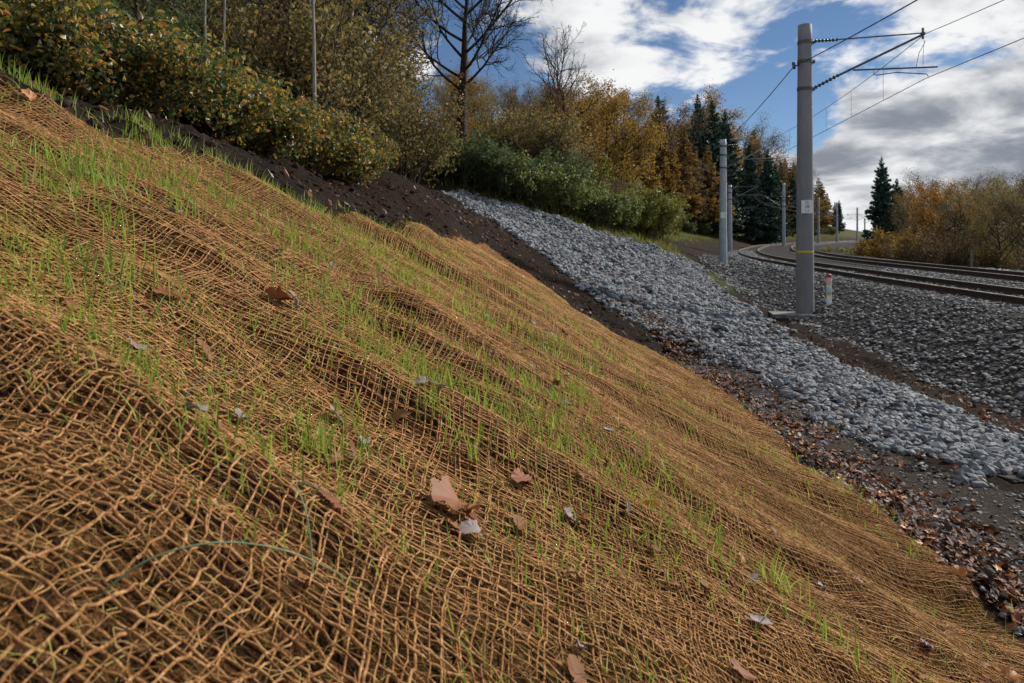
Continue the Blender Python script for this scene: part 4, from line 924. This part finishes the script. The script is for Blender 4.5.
proto('dkgreen', broad(38, 7, 13, .085, 'barkbrown', 'darkgreen', .3, (26, 8, 5), .03, .04, 1.0, 'evergreen_tree', .45, twig='twig'), 7)
proto('birch', broad(39, 11, 2, .08, 'birch', 'gold', .28, (14, 6, 4), .05, .5, .6, 'birch_tree', .24, .05, 'twig'), 11)
proto('larch_a', larch(41), 16); proto('larch_b', larch(42, 15, 'gold', name='larch_tree'), 15); proto('larch_c', larch(43, 16, 'brownleaf', dens=6), 16)
proto('spruce_a', spruce(44), 18); proto('spruce_b', spruce(45, 17, 8), 17)
proto('sh_green', shrub(51), 1.6); proto('sh_yg', shrub(52, 2.2, 1.6, 26, 9, .11, 'yellowgreen', name='yellow_green_shrub'), 2.2)
proto('sh_brown', shrub(53, 2.2, 1.5, 34, 3, .08, 'brownleaf', name='brown_shrub', up=.09), 2.2)
proto('sh_gold', shrub(54, 3.2, 2.0, 30, 11, .125, 'gold', name='golden_shrub', spread=.18), 3.2)
proto('sh_olive', shrub(55, 3.0, 1.8, 34, 7, .075, 'olive', name='olive_shrub', up=.08, spread=.16), 3.0)
proto('sh_dark', shrub(56, 1.9, 1.5, 28, 11, .08, 'darkgreen', name='dark_shrub'), 1.9)
proto('br_a', shrub(57, 1.3, 1.2, 38, 10, .054, 'bramble', name='bramble_bush', up=-.05, lean=1.1, spread=.10, kids=(6, 4), oval=True), 1.2)
proto('br_b', shrub(58, 1.25, 1.2, 36, 10, .052, 'bramble', name='bramble_bush', up=-.05, lean=1.1, spread=.10, kids=(6, 4), oval=True), 1.2)
#PLACEMENTS
proto('rusty', broad(40, 4.2, 4, .09, 'barkbrown', 'rust', .12, (14, 5, 3), .05, .25, 1.0, 'rust_leaved_sapling', .22), 4.2)
WOOD = {  # plan x, y, scale, turn
 ('L','twiggy'): [(-9.02,41.18,0.948,2.41),(-21.38,32.45,0.882,5.46),(-37.7,43.53,1.146,2.74),(-12.37,20.11,0.595,4.39),(-6.5,28.7,0.787,3.18),(-5.26,16.75,0.525,1.22),(-13.74,47.71,1.138,5.32),(-34.64,47.61,1.173,0.46),(-28.24,43.25,1.019,1.23),(-32.79,37.41,1.1,1.28),(-8.8,30.68,0.838,0.32),(-12.06,23.29,0.756,1.55),(-32.24,43.14,1.043,1.21),(-32.43,45.29,1.092,2.03),(-19.01,25.78,0.901,2.62),(-8.95,24.29,0.733,5.17),(-16.84,29.9,0.785,2.63),(-15.25,26.07,0.871,0.39),(-16.58,31.95,1.038,0.84),(-4.71,47.98,0.366,1.19),(-25.61,31.04,0.88,5.65),(-30.24,47.57,1.137,3.52)],
 ('L','birch'): [(-23.05,27.3,0.898,1.47),(-11.57,27.04,0.809,2.53),(-8.95,22.26,0.739,3.59),(-16.59,21.97,0.652,2.77)],
 ('L','brown'): [(-8.4,44.42,0.999,0.38),(-12.79,38.95,1.036,4.03),(-8.04,17.89,0.61,0.67),(-11.8,30.17,0.825,3.09),(-17.27,36.73,1.03,3.07),(-8.67,36.87,0.928,2.3),(-21.67,46.14,1.235,5.05),(-13.73,22.09,0.628,0.87)],
 ('L','olive'): [(-6.06,26.67,0.885,5.91),(-21.52,44.14,1.527,2.12),(-22.6,40.78,1.381,4.34),(-23.41,34.53,1.237,6.22),(-27.51,33.85,1.107,4.11)],
 ('L','dkgreen'): [(-7.0,13.03,0.671,2.06),(-10.35,14.71,0.77,2.3),(-8.93,27.59,1.187,4.44),(-30.16,44.17,1.661,5.36),(-35.53,41.04,1.992,1.64),(-20.19,29.81,1.282,3.29),(-19.95,40.41,1.678,3.23)],
 ('C','olive'): [(-4.6,103.7,0.654,4.67),(12.68,130.35,1.97,5.27),(7.2,74.41,1.037,2.5),(-8.98,136.01,1.842,5.27),(-3.88,77.54,0.599,2.91),(-7.55,91.54,0.965,3.51),(5.05,55.44,0.82,6.15),(-0.57,127.69,1.0,4.41),(15.15,140.67,1.554,2.47),(4.05,119.47,1.658,1.36),(-1.24,65.66,0.722,2.47)],
 ('C','brown'): [(6.77,164.05,0.464,1.19),(31.09,152.28,1.503,2.58),(-5.32,94.24,0.719,3.56),(-0.57,86.32,0.674,5.64),(5.29,152.0,1.334,2.95),(1.27,49.86,0.497,2.45),(22.52,98.18,1.459,1.63),(100.36,220.57,0.488,5.09),(2.68,143.52,0.939,4.93),(24.13,166.97,2.172,1.92),(0.44,45.16,0.472,4.08),(2.74,43.5,0.543,0.62),(85.25,229.66,2.356,0.76),(25.47,183.19,2.224,4.11),(-0.04,107.21,0.704,1.25),(87.01,212.02,1.646,4.69),(77.86,191.34,1.304,0.79),(85.16,203.51,1.651,2.32),(88.74,231.02,1.834,0.48),(111.88,249.93,0.967,3.98),(59.85,172.72,2.032,5.37)],
 ('C','larch_b'): [(23.74,142.87,0.778,1.5),(57.48,227.87,1.442,5.46),(22.23,122.66,1.006,0.6),(34.96,167.37,1.519,2.69),(65.45,184.66,1.706,5.3),(28.4,140.59,1.293,2.11),(52.15,149.58,1.086,3.65),(71.29,188.24,1.303,2.32),(17.1,89.74,0.789,2.54),(17.83,107.77,0.982,3.03),(44.53,163.32,1.523,5.47),(29.88,166.86,1.369,0.81),(27.55,136.52,0.914,5.18),(23.44,138.11,1.015,0.03),(25.53,114.61,1.071,1.87),(83.26,198.42,1.002,4.37),(110.89,254.3,1.073,6.25)],
 ('C','larch_a'): [(44.72,148.98,1.113,2.22),(7.49,64.26,0.653,2.63),(103.21,229.67,0.852,4.79),(39.62,130.87,1.26,0.44),(42.17,187.43,0.827,5.6),(25.18,128.58,0.962,1.66),(87.14,217.74,1.343,2.85),(81.13,195.22,0.789,4.72),(51.65,192.92,1.309,6.27),(49.31,184.86,0.982,2.13),(69.15,202.38,0.968,4.37),(44.22,168.96,1.203,1.91),(22.8,171.77,1.038,2.45),(37.89,190.22,0.674,1.07),(33.91,124.21,1.105,4.98),(17.96,117.74,0.759,4.75),(29.33,177.75,0.772,3.81),(19.65,154.39,0.615,3.78),(79.63,224.21,1.025,1.31),(27.85,144.92,0.716,5.71),(18.17,143.58,0.891,3.79),(94.77,208.85,0.985,0.16),(117.24,247.79,0.677,3.95),(49.76,154.72,1.452,4.61),(85.06,214.58,1.12,3.0),(95.14,224.68,1.355,1.98),(71.27,174.76,1.077,1.91),(100.52,237.11,0.817,0.05),(96.4,232.12,0.921,4.68),(110.95,240.4,0.838,4.58),(96.15,240.32,1.258,2.02),(62.4,182.52,1.354,5.68)],
 ('C','gold'): [(13.46,123.89,1.218,0.04),(36.95,147.84,1.488,1.38),(6.68,58.57,0.774,4.8),(23.76,132.12,1.043,4.2),(88.11,224.69,0.753,5.89),(43.75,196.97,1.235,4.24),(42.57,177.5,1.198,1.03),(32.82,196.26,1.208,5.95),(90.95,205.12,0.767,5.36),(-3.76,50.91,0.448,6.2),(36.65,128.35,1.821,1.14)],
 ('C','orange'): [(3.45,67.97,0.552,5.35),(13.69,172.46,1.506,2.04),(40.14,159.65,1.589,4.84)],
 ('C','larch_c'): [(14.21,102.26,0.879,1.06),(77.19,186.32,0.472,0.65),(32.5,146.76,1.512,4.41),(35.24,203.37,1.531,6.05),(16.68,132.34,1.113,2.6),(21.42,160.78,0.953,5.78),(38.68,164.04,1.307,1.53),(87.65,235.51,1.399,6.18),(78.65,212.56,1.436,2.41),(66.05,167.05,1.063,3.58),(63.95,176.77,1.259,3.4),(105.76,235.57,1.127,3.09),(84.75,194.53,0.89,0.01)],
 ('C','twiggy'): [(-8.28,140.03,1.201,5.92),(-8.39,101.7,0.853,5.04),(8.32,124.34,0.77,4.75),(5.16,113.45,0.557,4.56),(-3.25,56.54,0.521,4.28),(12.67,147.2,1.614,4.19),(7.9,117.47,0.869,0.61),(7.06,90.22,0.49,2.97),(1.18,98.43,0.862,5.15),(9.94,150.73,1.339,3.76)],
 ('C','spruce_a'): [(40.42,144.78,1.366,0.06),(43.47,137.08,1.081,2.87),(94.02,228.04,1.187,6.12),(115.57,241.26,0.665,4.59)],
 ('C','spruce_b'): [(43.55,141.12,1.017,2.38),(82.73,226.47,1.259,2.09),(80.25,203.97,1.169,0.31),(68.1,188.59,1.251,2.38),(85.94,226.78,1.257,2.78),(61.26,177.08,1.202,2.94),(115.22,251.76,0.588,3.27)],
 ('R','brown'): [(52.19,62.42,0.757,4.13),(52.04,81.57,0.697,4.7),(55.54,67.07,0.831,2.2),(74.23,108.14,0.974,6.18),(38.15,55.9,0.566,0.74),(34.65,38.72,0.654,3.74),(72.19,106.81,1.129,5.28),(56.73,63.21,0.964,5.68),(49.48,90.8,0.608,4.11),(61.9,108.84,0.925,2.59),(48.66,65.73,0.709,1.83),(32.24,41.75,0.586,0.3),(68.79,108.96,0.871,1.75),(49.24,74.55,0.753,4.38),(39.97,53.31,0.593,2.66),(81.54,101.92,1.148,1.3),(35.5,58.72,0.674,2.11),(56.52,100.39,0.759,4.86),(77.46,85.8,1.139,5.82)],
 ('R','twiggy'): [(53.37,64.94,0.789,3.35),(60.49,78.83,0.85,0.26),(75.13,91.29,1.159,1.64),(35.52,47.66,0.637,6.28),(63.33,91.02,0.832,3.5),(84.26,98.8,1.151,1.49),(42.1,59.53,0.738,1.08),(42.98,74.24,0.631,0.28),(38.77,44.88,0.657,2.26),(69.35,82.6,0.961,5.16),(46.17,51.58,0.79,2.96),(77.5,95.46,1.145,1.18),(64.96,85.4,0.851,3.75),(57.53,91.83,0.897,5.57),(58.41,74.9,0.888,0.33),(46.41,54.05,0.762,5.98),(47.67,62.91,0.778,2.0),(64.51,71.94,1.078,0.49),(71.97,84.06,1.163,5.42),(57.16,78.47,0.929,3.45),(61.54,101.39,0.847,5.54),(33.01,50.05,0.587,4.63),(64.78,104.52,1.003,4.46),(87.3,97.49,1.386,0.15),(59.41,103.32,0.739,1.77),(79.84,105.45,1.058,3.31),(40.7,49.07,0.706,2.41),(80.16,89.11,1.243,1.74),(77.07,99.4,1.116,2.23),(45.51,71.93,0.696,0.59),(49.46,83.67,0.81,4.56),(57.23,83.95,0.79,5.0),(69.1,77.09,1.225,2.35),(86.75,101.89,1.378,3.11)],
 ('R','olive'): [(31.88,44.4,0.643,4.34)],
 ('R','larch_c'): [(48.88,86.25,0.465,4.05),(35.8,54.56,0.403,0.26),(47.1,68.11,0.569,3.72),(61.44,81.78,0.68,1.87),(64.51,93.12,0.685,4.32),(73.97,99.74,0.767,4.79)],
}
WLAB = {
 ('L','twiggy'): 'thin leafless brown tree in the wood behind the brambles', ('L','brown'): 'brown leaved tree in the wood behind the brambles', ('L','olive'): 'olive leaved tree in the wood behind the brambles',
 ('L','dkgreen'): 'dark green leafy tree in the wood behind the brambles', ('L','birch'): 'slim pale stemmed tree in the wood behind the brambles',
 ('C','twiggy'): 'thin leafless tree in the wood above the tracks', ('C','brown'): 'brown leaved tree in the wood above the tracks', ('C','olive'): 'olive leaved tree in the wood above the tracks', ('C','gold'): 'golden leaved broad tree in the wood above the tracks',
 ('C','orange'): 'orange leaved tree in the wood above the tracks', ('C','larch_a'): 'amber pointed larch in the wood above the tracks', ('C','larch_b'): 'yellow gold larch in the wood above the tracks', ('C','larch_c'): 'dull brown larch in the wood above the tracks',
 ('C','spruce_a'): 'dark green spruce deep in the wood above the tracks', ('C','spruce_b'): 'narrow dark spruce in the wood above the tracks',
 ('R','twiggy'): 'thin leafless tree in the right hand wood beyond the tracks', ('R','brown'): 'brown leaved tree in the right hand wood beyond the tracks', ('R','olive'): 'olive leaved tree in the right hand wood beyond the tracks', ('R','orange'): 'orange leaved tree in the right hand wood beyond the tracks', ('R','larch_c'): 'dull brown larch in the right hand wood beyond the tracks'}
WGRP = {'L': 'trees behind the brambles', 'C': 'trees of the wood above the tracks', 'R': 'trees of the right hand wood'}
for (side, key), rows in WOOD.items():
    for x, y, sc, rz in rows: place(key, x, y, sc, rz, WLAB[side, key], WGRP[side])
place('bare', -2.5, 33, .86, 1.1, 'tall leafless dark tree standing alone against the blue sky')
place('half', 3.29, 44, .76, 2.0, 'orange tree with a bare twiggy top right of the leafless tree')
place('gold', 6.9, 50, .80, .4, 'left of two golden trees with dark trunks at the wood edge', 'pair of golden trees'); place('gold', 8.4, 52, .80, 2.9, 'right of two golden trees with dark trunks at the wood edge', 'pair of golden trees')
place('orange', 4.3, 47.5, .62, 3.9, 'low orange tree below the bare topped orange tree')
place('birch', -3.72, 12.9, .26, .5, 'slender white birch stem rising behind the bramble hedge', None, 2.1); place('birch', -5.66, 12.6, .22, 2.5, 'left of two pale thin stems behind the brambles', 'two pale stems', 2.4); place('birch', -5.42, 12.8, .2, 4.0, 'right of two pale thin stems behind the brambles', 'two pale stems', 2.5)
place('rusty', -4.57, 24, 1.0, 0, 'small sapling holding rust red leaves at the end of the brambles')
for i, (x, y, sc, k, lab) in enumerate(((29.9, 110, 1.24, 'spruce_a', 'leftmost of the tall dark spruces topping the wood'), (32.9, 112, 1.32, 'spruce_b', 'tallest dark spruce topping the wood above the second mast'), (36.5, 117, 1.22, 'spruce_a', 'dark spruce third from the left along the wood top'),
        (42.5, 122, 1.06, 'spruce_b', 'blue green spruce left of the bend mast'), (46.4, 124, 1.0, 'spruce_a', 'blue green spruce right above the bend mast'), (50.5, 131, .93, 'spruce_b', 'blue green spruce just left of the nearest mast'), (22.5, 105, 1.16, 'spruce_b', 'slim dark spruce tip left of the tall spruces'), (70, 170, .9, 'spruce_a', 'far dark spruce right of the nearest mast'))):
    place(k, x, y, sc, i*1.3, lab, 'dark spruces in the wood above the tracks')
for i, (x, y, sc, k, lab) in enumerate(((17, 86, .74, 'larch_b', 'yellow larch in the row before the tall spruces, at its left end'), (20, 92, .86, 'larch_a', 'amber larch second in the row before the tall spruces'), (22.6, 96, .78, 'larch_b', 'yellow larch third in the row before the tall spruces'), (25.2, 100, .98, 'larch_a', 'tallest amber larch in the row before the tall spruces'), (27.6, 103, .84, 'larch_c', 'dull brown larch in the row before the tall spruces'), (30.6, 107, .9, 'larch_a', 'amber larch at the right of the row before the tall spruces'), (33.6, 109, .7, 'larch_b', 'small yellow larch before the third tall spruce'))):
    place(k, x, y, sc, i*1.7, lab, 'larches before the tall spruces')
place('spruce_a', 40.6, 75, .66, 1.0, 'lone dark spruce standing tallest at the left of the right hand wood'); place('spruce_b', 43.4, 77, .58, 2.2, 'smaller dark spruce right of the lone spruce')
place('orange', 33.4, 54, .56, 1.4, 'rounded orange tree in front of the right hand wood')
def row(keys, pts, labels, group, seed, cat='shrub', s0=.8, s1=1.2, zs=1.0):
    g = np.random.default_rng(seed)
    for i, (x, y) in enumerate(pts):
        k = keys[g.integers(len(keys))]; place(k, x, y, g.uniform(s0, s1), g.uniform(0, 6.28), labels[k], group, zs, 0, None, cat)
for i, (x, y, sc, lab) in enumerate(((-7.6, 5.2, 1.0, 'bramble bush cut by the left edge of the picture'), (-6.4, 6.0, 1.05, 'bramble bush behind the leftmost one'), (-5.35, 6.7, 0.93, 'tall yellow and green bramble bush near the left edge'), (-4.55, 7.35, 0.90, 'bramble bush second from the left edge, above the orange leaf'), (-4.1, 8.4, 0.86, 'bramble bush third from the left edge'),
        (-3.75, 9.6, 0.86, 'bramble bush in the middle of the hedge'), (-3.45, 10.9, 0.82, 'bramble bush right of the middle of the hedge'), (-3.2, 12.3, .72, 'bramble bush second from the hedge end'), (-2.95, 13.6, .48, 'low bramble bush at the right end of the hedge'), (-5.6, 8.4, 1.2, 'taller bramble bush in the second row behind'), (-6.6, 7.6, 1.3, 'tall bramble bush in the second row at the left'), (-4.9, 10.2, 1.1, 'bramble bush in the second row behind the middle'), (-4.5, 12.3, .85, 'bramble bush in the second row near the end'))):
    place(('br_a', 'br_b')[i % 2], x, y, sc, i*2.1, lab, 'bramble hedge along the top of the slope', 1, 0, None, 'bramble')
place('sh_dark', -7.6, 9.4, 1.2, 0, 'leafy green bush showing above the brambles at the upper left', None, 1.2, 0, None, 'shrub')
row(['sh_green', 'sh_green', 'sh_green', 'sh_dark'], [(-3.2, 26.8), (-1.9, 27.4), (-.7, 27.3), (.5, 27.8), (1.6, 28.0), (2.7, 28.7), (3.8, 29.5), (4.6, 31), (-2.5, 29), (0, 29.6), (1.6, 30), (3.2, 31.2)], {'sh_green': 'green shrub lining the upper edge of the gravel strip', 'sh_dark': 'dark green shrub lining the upper edge of the gravel strip'}, 'shrubs along the top of the gravel', 201, s0=.85, s1=1.15)
row(['sh_yg', 'sh_brown'], [(5.6, 32.6), (6.6, 34.2), (7.3, 36), (5.9, 36), (4.8, 34.5), (8.0, 38.2), (6.7, 39)], {'sh_yg': 'yellow green bush at the end of the gravel strip', 'sh_brown': 'brown twiggy bush at the end of the gravel strip'}, 'bushes at the end of the gravel', 202, s0=.8, s1=1.05)
g_ = np.random.default_rng(203); pts = []
while len(pts) < 46:
    y = g_.uniform(16.5, 34); px_ = g_.uniform(-.72, -.06); x = px_*y
    if px_ > -.25 and y < 21 or px_ > -.17: continue
    pts.append((x, y))
row(['sh_olive', 'sh_brown', 'sh_olive', 'sh_dark'], pts, {'sh_olive': 'olive brown thicket shrub under the trees behind the brambles', 'sh_brown': 'brown twiggy shrub under the trees behind the brambles', 'sh_dark': 'dark green shrub under the trees behind the brambles'}, 'undergrowth behind the brambles', 204, s0=.8, s1=1.5)
pts = []
while len(pts) < 120:
    i = g_.integers(60, 300); u = g_.uniform(-14.5, -9.2); p = RC[i]+RN[i]*u
    if p[1] < 38: continue
    pts.append((p[0], p[1]))
row(['sh_green', 'sh_brown', 'sh_dark', 'sh_yg', 'sh_dark'], pts, {'sh_green': 'green shrub on the bank below the wood above the tracks', 'sh_brown': 'brown twiggy shrub on the bank below the wood', 'sh_dark': 'dark green shrub on the bank below the wood', 'sh_yg': 'yellow green bush on the bank below the wood'}, 'shrubs on the bank below the wood', 205, s0=.8, s1=1.4)
pts = []
while len(pts) < 40:
    y = g_.uniform(34, 75); x = g_.uniform(.0, .22)*y; u = rail_off([x], [y])[0]
    if u > -12 or u < -26: continue
    pts.append((x, y))
row(['sh_olive', 'sh_gold', 'sh_brown', 'sh_olive'], pts, {'sh_olive': 'olive brown thicket shrub at the foot of the golden trees', 'sh_gold': 'golden shrub at the foot of the golden trees', 'sh_brown': 'brown twiggy shrub at the foot of the golden trees'}, 'undergrowth below the golden trees', 206, s0=.9, s1=1.6)
for i, (x, y, sc, lab) in enumerate(((27.6, 50.5, .8, 'golden bush left of the trio beside the far track'), (30.0, 52, 1.0, 'largest golden bush beside the far track under the lone spruce'), (32.4, 51.5, .7, 'golden bush right of the trio beside the far track'))):
    place('sh_gold', x, y, sc, i*2., lab, 'golden bushes beside the far track', 1, 0, None, 'shrub')
place('sh_yg', 29.5, 62, .8, 1, 'low yellow green bush left of the golden bushes', None, .8, 0, None, 'shrub')
pts = []
while len(pts) < 60:
    i = g_.integers(45, 240); u = g_.uniform(12.6, 22); p = RC[i]+RN[i]*u
    if p[0]/p[1] > .95 or p[0]/p[1] < .53: continue
    pts.append((p[0], p[1]))
row(['sh_brown', 'sh_olive', 'sh_brown', 'sh_dark'], pts, {'sh_olive': 'olive brown shrub before the right hand wood', 'sh_brown': 'brown twiggy shrub before the right hand wood', 'sh_dark': 'dark green shrub before the right hand wood'}, 'shrubs before the right hand wood', 207, s0=.9, s1=1.5)
for k in PROTO:
    if k not in USED: PROTO[k].location = (0, -40, -30); print('UNUSED', k)
# things of one kind in a short row: say which one it is, counted from the left of the view
ORD = ['leftmost', 'second', 'third', 'fourth', 'fifth', 'sixth', 'seventh', 'eighth', 'ninth', 'tenth', 'eleventh', 'twelfth']
def number_rows():
    sets = {}
    for o in COL.objects:
        if o.parent is None and o.get('category') and o.get('label'): sets.setdefault(o['label'], []).append(o)
    for lab, os_ in sets.items():
        if 2 <= len(os_) <= 12:
            os_.sort(key=lambda o: o.matrix_basis.translation.x/max(1, o.matrix_basis.translation.y))
            for i, o in enumerate(os_):
                o['label'] = lab+(', leftmost' if i == 0 else (', rightmost' if i == len(os_)-1 else ', %s from left' % ORD[i]))
                if len(o['label'].split()) > 16: print('LONG', o['label'])
number_rows()
